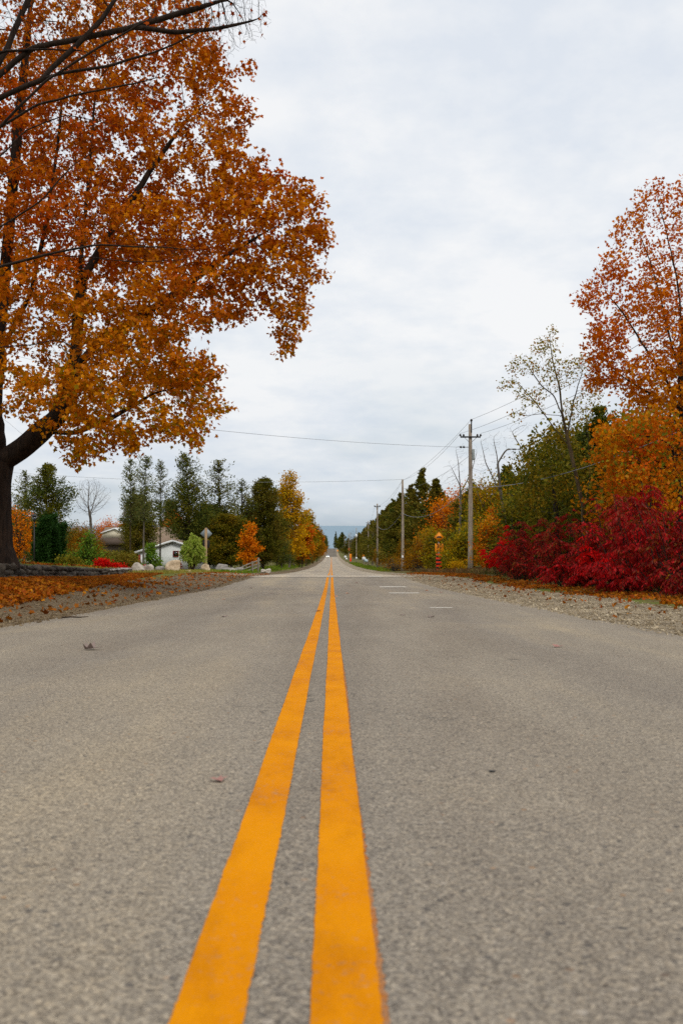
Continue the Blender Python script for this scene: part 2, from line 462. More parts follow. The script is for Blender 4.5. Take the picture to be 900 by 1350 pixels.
Ys = np.unique(np.concatenate([np.arange(-60, -4, 4), np.arange(-4, 40, .5), np.arange(40, 130, 1.0), np.arange(130, 300, 4),
                               np.arange(300, 900, 12), np.arange(880, 1000, 6), np.arange(1000, 1301, 30)]))
Xs = np.unique(np.concatenate([[-3000, -1200, -500, -250, -150, -100, -70, -55, -45, -38, -32, -27, -23, -20, -17, -15, -13.5],
      np.arange(-12.5, -7, .2), [-6.5, -6, -5.4, -5, -4.5, RL, RL+.01, 0, RR-.01, RR, 4.2, 4.8, 5.5, 6, 6.5, 7, 7.5, 8, 9, 10, 11, 12.5, 14, 16, 19, 23, 28,
      35, 45, 60, 80, 120, 200, 400, 1000, 3000]]))
gx, gy = np.meshgrid(Xs, Ys)
gzv = zr(gy) + side(gx, gy)
inroad = (gx > RL+.005) & (gx < RR-.005)
gzv = np.where(inroad & (gy < 893), gzv - .05, gzv)
hump = rng.normal(0, .03, gx.shape)*(((gx < -12) | (gx > 11)))
gzv = gzv + hump
nx, ny = len(Xs), len(Ys)
idx = np.arange(nx*ny).reshape(ny, nx)
quads = np.stack([idx[:-1, :-1], idx[:-1, 1:], idx[1:, 1:], idx[1:, :-1]], -1).reshape(-1, 4)
ground = mesh_np('ground', np.c_[gx.ravel(), gy.ravel(), gzv.ravel()], [quads], M['ground'], smooth=True)
props(ground, 'brown and green sloping ground beside the road, falling to the lake', 'ground', kind='structure')

def strip(name, ys, xl, xr, dz, mat, parent=None, cols=2, jitter=0):
    """a sheet draped on the ground between two edges"""
    ys = np.asarray(ys, float); n = len(ys)
    xl = np.broadcast_to(xl, (n,)) + rng.normal(0, 1, n)*jitter
    xr = np.broadcast_to(xr, (n,)) + rng.normal(0, 1, n)*jitter
    f = np.linspace(0, 1, cols)
    X = xl[:, None]*(1-f) + xr[:, None]*f
    Y = np.repeat(ys[:, None], cols, 1)
    Z = zr(Y) + side(X, Y) + dz
    ii = np.arange(n*cols).reshape(n, cols)
    q = np.stack([ii[:-1, :-1], ii[:-1, 1:], ii[1:, 1:], ii[1:, :-1]], -1).reshape(-1, 4)
    return mesh_np(name, np.c_[X.ravel(), Y.ravel(), Z.ravel()], [q], mat, parent, True)

roadY = Ys[(Ys <= 893)]
ye = np.unique(np.concatenate([np.arange(-10, 60, .25), roadY]))
edge_l = RL + .03*np.sin(ye*.9) + rng.normal(0, .018, len(ye))
edge_r = RR + .03*np.sin(ye*.7+1) + rng.normal(0, .018, len(ye))
road = strip('road', ye[ye < 640], edge_l[ye < 640], edge_r[ye < 640], .012, M['asphalt'], cols=7)
props(road, 'worn grey two lane asphalt road running straight to the lake', 'road', kind='structure')
strip('sheen_tinted_surface', ye[(ye >= 57) & (ye < 634)], RL+.02, RR-.02, .0128, M['asphalt_sheen'], road, cols=4)  # far stretch, with its low-angle sheen put into a lighter tone
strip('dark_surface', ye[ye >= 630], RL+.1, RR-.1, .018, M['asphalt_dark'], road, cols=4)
strip('cut_patch', np.arange(50.4, 57.2, .4), RL-.3, RR+.6, .017, M['asphalt_patch'], road, cols=7, jitter=.05)
# a narrow darker seam before the patch
strip('patch_seam', np.arange(49.6, 50.45, .2), RL+.1, RR-.05, .0165, M['asphalt_dark'], road, cols=4, jitter=.02)

CX = -.083; LW = .112; GAP = .100
def fine(y0, y1):
    return np.unique(np.concatenate([np.arange(y0, min(y1, 9), .012), np.arange(max(y0, 9), min(y1, 30), .06), np.arange(max(y0, 30), y1, 1.0), [y1]])) if y0 < 9 else np.append(np.arange(y0, y1, 2.0), y1)
for (a, b) in ((-3, 49.4), (57.6, 628)):
    for sgn in (-1, 1):
        ys = fine(a, b)
        x0 = CX + sgn*(GAP/2); x1 = CX + sgn*(GAP/2+LW)
        n = len(ys)
        def rough_edge():
            q = rng.normal(0, 1, n + 16)
            m = np.convolve(q, np.hanning(9)/2.2, mode='same')[8:-8]
            return .0007*m + .0011*rng.normal(0, 1, n)*(np.convolve(rng.random(n+16), np.ones(13)/13, mode='same')[8:-8] > .5)
        j0 = rough_edge(); j1 = rough_edge()
        wob = .0012*np.sin(ys*.8+sgn) + .001*np.sin(ys*2.7)
        lo, hi = min(x0, x1), max(x0, x1)
        if sgn == 1 and a < 0:   # an older line shows along the outer edge of this one
            oy = ys[ys < 20]
            strip('old_yellow_line', oy, hi-.03, hi + .006 + .004*np.sin(oy*1.3) + rng.normal(0, .0022, len(oy)), .0135, M['yellow_old'], road)
        strip('yellow_line', ys, lo+wob+j0, hi+wob+j1, .0150, M['yellow'], road, cols=3)
def bar(px0, px1, py, dl):
    Y = road_y(py)
    return strip('white_bar', np.linspace(Y-dl/2, Y+dl/2, 4), (px0-VX)*Y/F, (px1-VX)*Y/F, .0155, M['white_paint'], road)
bar(566, 596, 802, .30); bar(512, 552, 782.3, .8); bar(500, 535, 774, 1.2)
# narrow white scrape at the edge of the patch
strip('pale_patch', np.linspace(50.6, 54, 6), 1.9, 2.6, .021, M['white_paint'], road, jitter=.05)

sy = ye[(ye >= -10) & (ye < 890)]
out_l = np.interp(sy, [0, 14, 22, 40, 58, 75, 120, 890], [-6.6, -6.8, -6.9, -7.0, -7.4, -6.6, -5.6, -5.8]) + .25*np.sin(sy*.5) + rng.normal(0, .08, len(sy))
shl = strip('left_shoulder', sy, out_l, np.full(len(sy), RL+.05), .004, M['gravel_brown'], cols=6)
props(shl, 'brown gravel shoulder strewn with leaves on the maple side of the road', 'road shoulder', kind='structure')
out_r = np.interp(sy, [0, 12, 25, 50, 75, 120, 890], [6.3, 6.2, 6.3, 6.4, 6.3, 5.6, 5.4]) + .2*np.sin(sy*.6) + rng.normal(0, .07, len(sy))
shr = strip('right_shoulder', sy, np.full(len(sy), RR-.05), out_r, .004, M['gravel_grey'], cols=6)
props(shr, 'pale gravel shoulder on the utility pole side of the road', 'road shoulder', kind='structure')
sd = strip('side_road', np.arange(57, 70.1, .5), -34, -4.4 , .006, M['gravel_grey'], cols=60, jitter=.15)
props(sd, 'pale gravel side road turning off behind the boulders', 'side road', kind='structure')

# the lake
t = NT('lake_water'); v = t.coord()
wv = t.noise(t.mapping(v, (.02, .06, 1)), 1.0, 5, .6)
t.principled(t.ramp(wv, [(.3, lin('#5f7c8c')), (.7, lin('#7890a0'))]), .55, wv, .3, .5, spec=.25)
M['lake'] = t.m
yl = np.concatenate([[1010, 1100, 1300, 1700, 2500, 4000, 8000, 16000, 28000, 40000]])
xl_ = np.array([-30000, -15000, -4000, -1500, -500, 0, 500, 1500, 4000, 15000, 30000.])
lx, ly = np.meshgrid(xl_, yl)
ii = np.arange(lx.size).reshape(lx.shape)
lake = mesh_np('lake', np.c_[lx.ravel(), ly.ravel(), np.full(lx.size, -36.0)],
               [np.stack([ii[:-1, :-1], ii[:-1, 1:], ii[1:, 1:], ii[1:, :-1]], -1).reshape(-1, 4)], M['lake'])
props(lake, 'grey blue lake filling the horizon beyond the end of the road', 'lake', kind='structure')

# ------------------------------------------------------------------ leaves and trees
def tri_leaf_maple():
    h = [(0, 0, 0), (.30, -.06, .05), (.24, .17, .03), (.52, .40, .10), (.22, .52, .03), (0, 1, -.05)]
    V = [h[0], h[1], h[2], h[3], h[4], h[5]] + [(-x, y, z) for x, y, z in h[1:5]]
    return np.array(V, float) - np.array([0, .35, 0]), [np.array([[0, 1, 2, 3, 4, 5], [0, 5, 9, 8, 7, 6]])]
def quad_leaf(w=.3, fold=.10):
    return np.array([[0, 0, 0], [w, .45, fold], [0, 1, -.06], [-w, .45, fold]]) - np.array([0, .4, 0]), [np.array([[0, 1, 2, 3]])]
T_MAPLE = tri_leaf_maple(); T_QUAD = quad_leaf(.33); T_NARROW = quad_leaf(.14, .04); T_SPRAY = quad_leaf(.22, .05)

def scatter(tmpl, pos, size, D=None, up=.6, spread=1.0, rg=rng):
    """leaf shapes at pos; D = preferred pointing direction, up = how far the faces turn to the sky"""
    V, Fs = tmpl; n = len(pos); k = len(V)
    R = rg.normal(0, 1, (n, 3))
    d = R*spread + (D if D is not None else 0)
    d /= np.linalg.norm(d, axis=1, keepdims=True) + 1e-9
    nrm = rg.normal(0, 1, (n, 3)) + np.array([0, 0, up*2])
    a = np.cross(d, nrm); a /= np.linalg.norm(a, axis=1, keepdims=True) + 1e-9
    c = np.cross(a, d)
    B = np.stack([a, d, c], 1)
    W = np.einsum('kj,njl->nkl', V, B)*np.asarray(size)[:, None, None] + pos[:, None]
    off = (np.arange(n)*k)[:, None, None]
    return W.reshape(-1, 3), [(f[None] + off).reshape(-1, f.shape[1]) for f in Fs]

def blob_points(blobs, rg):
    """blobs: (cx,cy,cz, rx,ry,rz, n) -> points filling them, denser near the skin"""
    out = []
    for (cx, cy, cz, rx, ry, rz, n) in blobs:
        u = rg.normal(0, 1, (n, 3)); u /= np.linalg.norm(u, axis=1, keepdims=True)
        r = rg.random(n)**.42
        out.append(np.c_[cx+u[:, 0]*r*rx, cy+u[:, 1]*r*ry, cz+u[:, 2]*r*rz])
    return np.concatenate(out)

def layered(pts, lam, amt=.85):
    z = pts[:, 2] + .35*np.sin(pts[:, 0]*.8) + .3*np.sin(pts[:, 1]*.9+pts[:, 0]*.3)
    q = pts.copy(); q[:, 2] -= amt*lam/(2*PI)*np.sin(2*PI*z/lam); return q

def colonize(paths, attr, D, di, dk, iters, rg, grav=0.0, jit=.12):
    """space colonisation: paths = guide limbs (lists of points; the first is the trunk, the others start near it)"""
    P, par = [], []
    for path in paths:
        path = np.asarray(path, float)
        if not P: prev = -1; P.append(path[0]); par.append(-1); prev = 0; start = 1
        else:
            q = np.array(P); prev = int(np.argmin(((q-path[0])**2).sum(1))); start = 0 if np.linalg.norm(q[prev]-path[0]) > D*.3 else 1
        for s in range(start, len(path)):
            a = P[prev]; b = path[s]; m = max(1, int(round(np.linalg.norm(b-a)/D)))
            for i in range(1, m+1):
                P.append(a + (b-a)*i/m + (rg.normal(0, D*.06, 3) if i < m else 0)); par.append(prev); prev = len(P)-1
    P = np.array(P); par = np.array(par)
    N = len(attr); best = np.full(N, 1e9); near = np.zeros(N, int); alive = np.ones(N, bool)
    def upd(new, base):
        nonlocal best, near
        for s in range(0, len(new), 256):
            blk = new[s:s+256]
            d = ((attr[:, None]-blk[None])**2).sum(-1)
            j = d.argmin(1); m = np.sqrt(d[np.arange(N), j])
            b = m < best; best[b] = m[b]; near[b] = base + s + j[b]
    upd(P, 0)
    alive &= best > dk
    last = {}
    for it in range(iters):
        act = np.where(alive & (best < di))[0]
        if len(act) == 0:
            if alive.sum() == 0 or di > 50: break
            di *= 1.5; continue
        idx = near[act]
        v = attr[act]-P[idx]; v /= np.linalg.norm(v, axis=1, keepdims=True)+1e-9
        acc = np.zeros((len(P), 3)); np.add.at(acc, idx, v)
        g = np.unique(idx)
        d = acc[g]; d /= np.linalg.norm(d, axis=1, keepdims=True)+1e-9
        keep = np.ones(len(g), bool)
        for q, gi in enumerate(g):
            if gi in last and any(d[q] @ x > .97 for x in last[gi]):
                keep[q] = False; alive[act[idx == gi]] = False
            else: last.setdefault(gi, []).append(d[q].copy())
        g, d = g[keep], d[keep]
        if len(g) == 0: continue
        d = d + rg.normal(0, jit, d.shape) + np.array([0, 0, grav]); d /= np.linalg.norm(d, axis=1, keepdims=True)
        new = P[g]+d*D
        base = len(P)
        P = np.concatenate([P, new]); par = np.concatenate([par, g])
        upd(new, base)
        alive &= best > dk
    return P, par

def woody(P, par, R0, tip, limb=.30):
    n = len(P)
    kids = [[] for _ in range(n)]
    for i in range(n):
        if par[i] >= 0: kids[par[i]].append(i)
    ntip = np.zeros(n); hgt = np.zeros(n, int)
    for i in range(n-1, -1, -1):
        pass
    # order by depth (parents always have a lower index)
    for i in range(n-1, -1, -1):
        if not kids[i]: ntip[i] = 1
        if par[i] >= 0:
            ntip[par[i]] += ntip[i]; hgt[par[i]] = max(hgt[par[i]], hgt[i]+1)
    p = math.log(max(ntip[0], 2))/math.log(R0/tip)
    rad = tip*ntip**(1/p)
    rad = rad*(rad/R0)**limb
    rad = np.maximum(rad, tip*.55)
    chains = []
    heads = [0]
    while heads:
        h = heads.pop()
        ch = [par[h], h] if par[h] >= 0 else [h]
        c = h
        while kids[c]:
            ks = sorted(kids[c], key=lambda k: -ntip[k])
            heads.extend(ks[1:]); c = ks[0]; ch.append(c)
        if len(ch) > 1: chains.append(ch)
    return rad, chains, hgt, ntip

def woody_meshes(P, rad, chains, base, mat_t, mat_b, root, flare=True, min_r=0.0, tip=.004):
    tb, bb = MB(), MB()
    for ci, ch in enumerate(chains):
        pts = P[ch].copy(); r = rad[ch].copy()
        if ci > 0: r[0] = min(rad[ch[0]], r[1]*1.15)
        r[-1] = min(r[-1], tip)
        if len(pts) > 3:
            s = pts.copy(); s[1:-1] = (pts[:-2]+2*pts[1:-1]+pts[2:])/4; pts = s
        if ci == 0 and flare:
            z = pts[:, 2]-pts[0, 2]
            r = r*(1+.55*np.exp(-z/.45))
        k = 10 if r.max() > .12 else 6 if r.max() > .04 else 4 if r.max() > .012 else 3
        (tb if ci == 0 else bb).tube(pts-base, r, k, caps=False)
    a = tb.build('trunk', mat_t, root, True)
    if bb.n: bb.build('branches', mat_b, root, True)
    return a

def leaf_points(P, par, hgt, maxh, per, sig, rg, frac=1.0, droop=.05):
    nodes = np.where((hgt <= maxh) & (par >= 0))[0]
    if frac < 1: nodes = nodes[rg.random(len(nodes)) < frac]
    q = P[nodes]; a = P[par[nodes]]
    k = rg.poisson(per, len(nodes))
    rep = np.repeat(np.arange(len(nodes)), k)
    f = rg.random(len(rep))[:, None]
    pos = a[rep]*(1-f)+q[rep]*f + rg.normal(0, sig, (len(rep), 3))
    pos[:, 2] -= droop
    D = (q-a)[rep]; D /= np.linalg.norm(D, axis=1, keepdims=True)+1e-9
    return pos, D

def grown_tree(name, label, cat, base, paths, attr, D, di, dk, R0, tip, bark, leafm, lsize, per, sig, maxh=2, tmpl=T_QUAD, iters=90,
               grav=0.02, frac=1.0, group=None, seed=1, jit=.12, hang=.35, bark_b=None, spread=.8, tipr=.004, limb=.30, rmax=9, thin=None):
    rg = np.random.default_rng(seed)
    base = np.asarray(base, float)
    root = thing(name, label, cat, base, 0, group)
    P, par = colonize(paths, attr, D, di, dk, iters, rg, grav, jit)
    rad, chains, hgt, nt = woody(P, par, R0, tip, limb)
    rad[[i for ch in chains[1:] for i in ch[1:]]] = np.minimum(rad[[i for ch in chains[1:] for i in ch[1:]]], rmax)
    far_ = np.hypot(P[:, 0]-base[0], P[:, 1]-base[1]) > 1.3
    rad = np.where(far_, np.minimum(rad, rmax), rad)
    woody_meshes(P, rad, chains, base, bark, bark_b or bark, root, tip=tipr)
    if per > 0:
        pos, dd = leaf_points(P, par, hgt, maxh, per, sig, rg, frac)
        if thin:
            keep = rg.random(len(pos)) > thin[2]*sstep(thin[0], thin[1], pos[:, 2]); pos, dd = pos[keep], dd[keep]
        dd = dd*.6 + np.array([0, 0, -hang])
        V, Fs = scatter(tmpl, pos-base, lsize*rg.uniform(.65, 1.25, len(pos)), dd, .12, spread, rg)
        mesh_np('crown', V, Fs, leafm, root)
        print(name, 'nodes', len(P), 'leaves', len(pos))
    else: print(name, 'nodes', len(P))
    return root

def B(px, py, Y, rx, ry, rz, n):
    x, y, z = ray_pt(px, py, Y); return (x, y, z, rx, ry, rz, n)

# ---- the big maple over the road
mx, my = -9.55, 28.0
mb = np.array([mx, my, gz(mx, my) - .1])
big_blobs = [B(418, 285, 26, .45, .5, .22, 14), B(432, 322, 25.8, .3, .4, .16, 10), B(424, 352, 25.6, .35, .4, .2, 12), B(398, 258, 26.3, .4, .5, .22, 12), B(372, 462, 25.4, .2, .3, .25, 8), B(372, 225, 26.8, .4, .5, .25, 12), B(345, 205, 27, .3, .4, .3, 10), B(330, 140, 27.4, .25, .4, .5, 12), B(322, 80, 27.5, .25, .4, .35, 10), B(300, 530, 24.5, .25, .4, .2, 10), B(376, 436, 25.4, .35, .5, .4, 16), B(368, 466, 25.4, .22, .3, .2, 8),
    B(352, 300, 26, 1.75, 2.2, 1.25, 230), B(358, 352, 25.5, 1.35, 1.6, 1.1, 150), B(383, 408, 25.5, .55, .8, 1.05, 60), B(290, 370, 26, 1.5, 2.0, 1.2, 150),
    B(230, 395, 25, 1.7, 2.2, 1.0, 170), B(250, 500, 25, .95, 1.6, .85, 120), B(200, 470, 24.5, 1.5, 2.0, 1.0, 150), B(235, 560, 24.5, .95, 1.4, .55, 90),
    B(140, 570, 24.5, 1.3, 1.8, .75, 140), B(150, 510, 24, 1.5, 2.0, .9, 140), B(80, 520, 24, 1.2, 2.0, .8, 110), B(105, 592, 25, .6, 1., .4, 40),
    B(300, 240, 27, 1.35, 2.2, 1.2, 150), B(280, 170, 27.5, 1.0, 2.0, 1.2, 120), B(270, 105, 27.5, 1.1, 2.0, 1.1, 110), B(225, 40, 28, 1.3, 2.2, 1.1, 120),
    B(190, 200, 27.5, 1.8, 2.6, 1.5, 190), B(150, 110, 28, 1.8, 2.6, 1.4, 160), B(100, 30, 29, 2.2, 3, 1.6, 170), B(60, 180, 28, 1.8, 3, 1.7, 150),
    B(130, 300, 26.5, 1.9, 2.6, 1.4, 190), B(60, 400, 25.5, 1.7, 2.4, 1.3, 160), B(20, 290, 26.5, 1.5, 2.4, 1.4, 120), B(0, 470, 25, 1.4, 2.2, 1.0, 110),
    B(140, 420, 25, 1.6, 2.0, 1.0, 140), B(210, 310, 26, 1.6, 2.2, 1.0, 140), B(0, 90, 28.5, 2, 3, 1.6, 120),
    B(120, -70, 29, 3, 3.5, 2.0, 160), B(-80, 350, 28, 2.2, 3.5, 2.5, 150), B(-80, 120, 29, 2.4, 3.5, 2.6, 140), B(-170, 300, 29, 2.4, 4, 3.5, 160), B(-60, 530, 27, 1.6, 2.5, .9, 60),
    B(120, 330, 32, 3, 2.5, 3.2, 160), B(220, 330, 31, 2.2, 2.0, 2.4, 130), B(60, 120, 33, 3, 2.5, 3, 110), B(160, 500, 31, 2.4, 1.8, 1.2, 80), B(-150, 40, 30, 3, 3, 3, 90)]
def G(*pts): return [ray_pt(*p) for p in pts]
big_paths = [[mb, mb+np.array([.02, 0, .8]), ray_pt(-10, 640, 28), ray_pt(-4, 600, 28), ray_pt(-6, 540, 28), ray_pt(0, 450, 28), ray_pt(8, 350, 28.2), ray_pt(18, 230, 28.4), ray_pt(30, 100, 28.6), ray_pt(40, 0, 28.8)],
    G((0, 612, 28), (30, 592, 27.8), (52, 573, 27.5), (80, 548, 27.2), (98, 490, 27), (104, 410, 26.9), (108, 330, 26.9), (118, 220, 27), (126, 110, 27.2)),
    G((60, 570, 27.5), (100, 571, 26.8), (150, 550, 26), (200, 520, 25.5)),
    G((98, 490, 27), (130, 450, 26.6), (180, 420, 26.2), (240, 380, 26), (300, 335, 26), (350, 305, 26)),
    G((106, 370, 26.9), (150, 300, 27), (200, 220, 27.3), (250, 150, 27.5)),
    G((-4, 560, 28), (-60, 480, 28.5), (-110, 380, 29), (-140, 250, 29)),
    G((0, 470, 28), (40, 390, 27.6), (60, 300, 27.4), (75, 200, 27.6), (85, 90, 28)),
    G((-2, 580, 28), (-40, 520, 29.5), (0, 420, 31.5), (60, 320, 32.5))]
rg = np.random.default_rng(5)
grown_tree('maple_tree', 'huge orange maple with thick dark trunk and low boughs reaching over the road', 'tree', mb, big_paths,
           layered(np.concatenate([blob_points(big_blobs, rg) for _ in range(3)])[::1][rg.random(3*sum(b[-1] for b in big_blobs)) < .8], 1.15), .21, 1.8, .27, .56, .0055, M['bark_maple'], L['maple'], .115, 17, .11, 3, T_MAPLE, 100, -.01, seed=3, hang=.35, limb=.42, thin=(9, 16, .2))

# ---- the barer maple whose boughs come in from the left, nearer
nbx, nby = -8.6, 16.0
nb = np.array([nbx, nby, gz(nbx, nby)-.1])
near_blobs = [B(275, 25, 16, .7, 1.1, .45, 90), B(325, 18, 16, .4, .9, .25, 60), B(300, 30, 16, .45, .9, .3, 50), B(130, 90, 16, 1.0, 1.4, .45, 40), B(30, 40, 16, .7, 1.4, .5, 40), B(60, 240, 15.6, .7, 1, .3, 16), B(240, 20, 16, .55, 1.2, .35, 60), B(290, 8, 16, .5, 1.0, .35, 60), B(330, 15, 16, .28, .8, .2, 26), B(180, 60, 16, .6, 1.2, .4, 40), B(170, 10, 16, .9, 1.5, .6, 60),
    B(90, 30, 16, .9, 1.5, .6, 50), B(60, 100, 16, .8, 1.5, .6, 30), B(200, 120, 16, .55, .9, .35, 25), B(100, 190, 15.8, .9, 1.2, .5, 30), B(230, -40, 16, 1.2, 2, .6, 80),
    B(60, -80, 16, 2, 2.5, 1.2, 120), B(220, 325, 16.2, .7, .7, .25, 14), B(250, 340, 16.2, .5, .6, .2, 8), B(-150, 0, 16, 2, 3, 3, 110), B(-350, 0, 16, 2.2, 3, 3, 110), B(120, 255, 16, .8, .8, .3, 16), B(110, 470, 16, .5, .6, .3, 10)]
near_extra = [G((-120, 190, 16), (-40, 150, 15.8), (20, 118, 15.7), (75, 96, 15.6), (140, 86, 15.6), (215, 62, 15.7), (272, 34, 15.8)),
    G((-80, 260, 15.3), (0, 232, 15), (60, 203, 15), (120, 190, 15), (195, 186, 15.1), (245, 172, 15.2)),
    G((-100, 300, 15.6), (0, 300, 15.3), (50, 268, 15.2), (98, 215, 15.2), (150, 182, 15.3)),
    G((125, 322, 16.2), (160, 336, 16.1), (190, 362, 16), (205, 398, 16)), G((60, 95, 15.7), (98, 60, 15.8), (135, 22, 15.9), (160, -20, 16)),
    G((-30, 130, 16), (10, 60, 16.2), (30, 10, 16.3), (55, -40, 16.3)), G((175, 33, 16), (230, 40, 15.9), (290, 34, 15.8), (340, 22, 15.8)), G((60, 336, 16.1), (110, 338, 16.3), (180, 345, 16.5), (240, 342, 16.6), (330, 322, 16.8))]
near_paths = [[nb, nb+np.array([0, 0, 1.2]), ray_pt(-262, 560, 16), ray_pt(-250, 400, 16), ray_pt(-235, 220, 16), ray_pt(-215, 40, 16), ray_pt(-200, -140, 16)],
    G((-252, 430, 16), (-150, 395, 16), (-60, 372, 16), (0, 352, 16), (60, 336, 16.1), (125, 322, 16.2), (200, 325, 16.2), (280, 330, 16.3)),
    G((-235, 230, 16), (-120, 190, 16), (-30, 130, 16), (0, 96, 16), (40, 62, 16), (100, 50, 16), (175, 33, 16), (250, 10, 16), (300, -5, 16)),
    G((-60, 148, 16), (0, 66, 16), (60, 63, 15.9), (125, 65, 15.8)),
    G((-240, 280, 16), (-120, 250, 15.8), (0, 167, 15.6), (50, 136, 15.5), (115, 120, 15.5), (180, 108, 15.6), (230, 92, 15.6)),
    G((-246, 350, 16), (-100, 300, 15.6), (0, 205, 15.2), (35, 170, 15.2), (85, 150, 15.2), (160, 165, 15.3)),
    G((-256, 500, 16), (-120, 480, 15.8), (0, 458, 15.6), (40, 455, 15.6), (75, 447, 15.6), (110, 462, 15.7)),
    G((-243, 320, 16), (-80, 260, 15.3), (0, 165, 15), (60, 105, 15), (130, 60, 15), (200, 20, 15))]
rg = np.random.default_rng(8)
grown_tree('bare_maple_tree', 'nearly bare dark limbed maple whose twigs hang in front of the huge orange maple', 'tree', nb, near_paths + near_extra,
           np.concatenate([blob_points(near_blobs, rg) for _ in range(6)]), .10, 1.2, .085, .26, .0034, M['bark_maple'], L['maple_bare'], .085, .12, .10, 1, T_MAPLE, 90, 0.01, seed=4, tipr=.0022, limb=.26, rmax=.046)

# ---- tall orange maple on the right
tx, ty = 13.0, 36.0
tb_ = np.array([tx, ty, gz(tx, ty)-.1])
rb = [B(785, 390, 35, .75, 1.2, .5, 80), B(810, 350, 35, .7, 1.2, .8, 80), B(800, 440, 35, .85, 1.4, .7, 90), B(830, 300, 35.5, .7, 1.3, .8, 70), B(862, 262, 36, .8, 1.4, .75, 70),
      B(850, 400, 35.5, 1.0, 1.6, 1.1, 110), B(880, 330, 36, 1.0, 1.6, 1.2, 100), B(840, 490, 35, 1.1, 1.6, .7, 100), B(890, 450, 35, 1.2, 1.6, 1.2, 110), B(905, 262, 36.5, 1.0, 1.6, .8, 70),
      B(920, 380, 36, 1.4, 1.8, 1.6, 110), B(870, 520, 35.5, 1.3, 1.5, .6, 90), B(800, 470, 35, .8, 1.2, .5, 60), B(930, 480, 36, 1.5, 1.6, 1.2, 100), B(790, 500, 35.5, .5, .9, .4, 30), B(945, 245, 37, 1.4, 2, 1.4, 80), B(980, 330, 37, 2, 2.5, 3, 140), B(1050, 420, 37, 2, 2.5, 3, 110), B(970, 190, 37, 1.8, 2, 1.0, 60), B(870, 380, 38.5, 1.2, 1.2, 1.8, 70)]
rp = [[tb_, ray_pt(915, 660, 36), ray_pt(905, 560, 36), ray_pt(900, 500, 36), ray_pt(903, 420, 36), ray_pt(915, 320, 36.3), ray_pt(925, 250, 36.6), ray_pt(938, 205, 36.8)],
      G((906, 560, 36), (880, 500, 35.7), (850, 455, 35.4), (822, 410, 35.2), (800, 385, 35)), G((902, 500, 36), (886, 450, 35.8), (872, 390, 35.6), (855, 330, 35.5), (840, 295, 35.5)),
      G((902, 450, 36), (895, 370, 36), (880, 300, 36), (868, 255, 36)), G((905, 540, 36), (860, 520, 35.4), (820, 495, 35.2), (795, 470, 35.2)), G((904, 420, 36), (960, 330, 36.6), (990, 240, 37)), G((905, 540, 36), (980, 470, 37), (1040, 400, 37))]
rg = np.random.default_rng(21)
grown_tree('maple_tree', 'tall thin crowned orange maple standing behind the dark red sumacs', 'tree', tb_, rp, np.concatenate([blob_points(rb, rg), blob_points(rb, rg)]), .17, 1.4, .2, .24, .0045,
           M['bark_dark'], L['maple_right'], .124, 9.5, .13, 3, T_MAPLE, 80, .05, seed=6, hang=.2, limb=.42, thin=(6, 12, .6))

# ---- low gold and orange maple below it
gx0, gy0 = 11.6, 33.0
gb = np.array([gx0, gy0, gz(gx0, gy0)-.1])
gbl = [B(820, 575, 33, .9, 1.2, .6, 100), B(800, 600, 33, .6, 1.0, .6, 60), B(860, 565, 32.5, 1.1, 1.4, .8, 130), B(900, 590, 32, 1.2, 1.5, 1.0, 130), B(850, 625, 32, 1.1, 1.4, .7, 110), B(890, 650, 31.5, 1.1, 1.3, .7, 90),
       B(820, 640, 33, .7, 1.0, .5, 50), B(950, 560, 32.5, 1.4, 1.5, 1.2, 110), B(800, 570, 33.5, .55, 1, .4, 40), B(960, 640, 31.5, 1.4, 1.5, 1.0, 80)]
rg = np.random.default_rng(22)
grown_tree('maple_tree', 'low bushy gold and orange maple between the tall orange maple and the sumacs', 'tree', gb, [[gb, ray_pt(897, 650, 33), ray_pt(890, 600, 33)]],
           blob_points(gbl, rg), .2, 1.6, .26, .12, .005, M['bark_dark'], L['gold_low'], .125, 15, .16, 3, T_MAPLE, 50, .02, seed=7, hang=.3)

# ---- olive leaning tree and the slender sparse tree
ox, oy = 10.9, 48.0
ob = np.array([ox, oy, gz(ox, oy)-.1])
obl = [B(715, 590, 48, 1.0, 1.5, .9, 110), B(740, 575, 48.5, .9, 1.4, .7, 90), B(700, 620, 47.5, .8, 1.4, .8, 90), B(735, 635, 47, 1.6, 1.8, 1.0, 170), B(700, 660, 47, 1.0, 1.4, .8, 100), B(760, 610, 49, .9, 1.3, .9, 90), B(760, 660, 47, 1.3, 1.5, .9, 120), B(720, 690, 46.5, 1.4, 1.4, .7, 90), B(682, 668, 47.5, .5, 1., .5, 40)]
rg = np.random.default_rng(23)
grown_tree('olive_tree', 'dense olive green tree rising behind the left end of the sumacs', 'tree', ob, [[ob, ray_pt(735, 700, 48), ray_pt(730, 640, 48)]],
           blob_points(obl, rg), .28, 2, .38, .13, .006, M['bark_dark'], L['olive'], .17, 17, .2, 3, T_QUAD, 50, .02, seed=8, hang=.3)
bpy.data.objects['olive_tree'].name = 'leafy_tree'
sx_, sy_ = ray_pt(772, 690, 44)[:2]
sb_ = np.array([sx_, sy_, gz(sx_, sy_)-.1])
sbl = [B(690, 480, 44, .7, .9, .5, 60), B(672, 505, 44, .5, .8, .3, 30), B(720, 455, 44, .7, .9, .5, 60), B(735, 490, 44, .9, 1.1, .8, 80), B(700, 520, 44, .8, 1, .4, 50), B(765, 480, 44, .7, .9, .6, 50), B(683, 545, 44, .45, .7, .25, 24), B(760, 540, 44, .7, 1, .6, 50), B(728, 437, 44, .25, .4, .3, 16), B(780, 520, 44, .5, .8, .5, 24)]
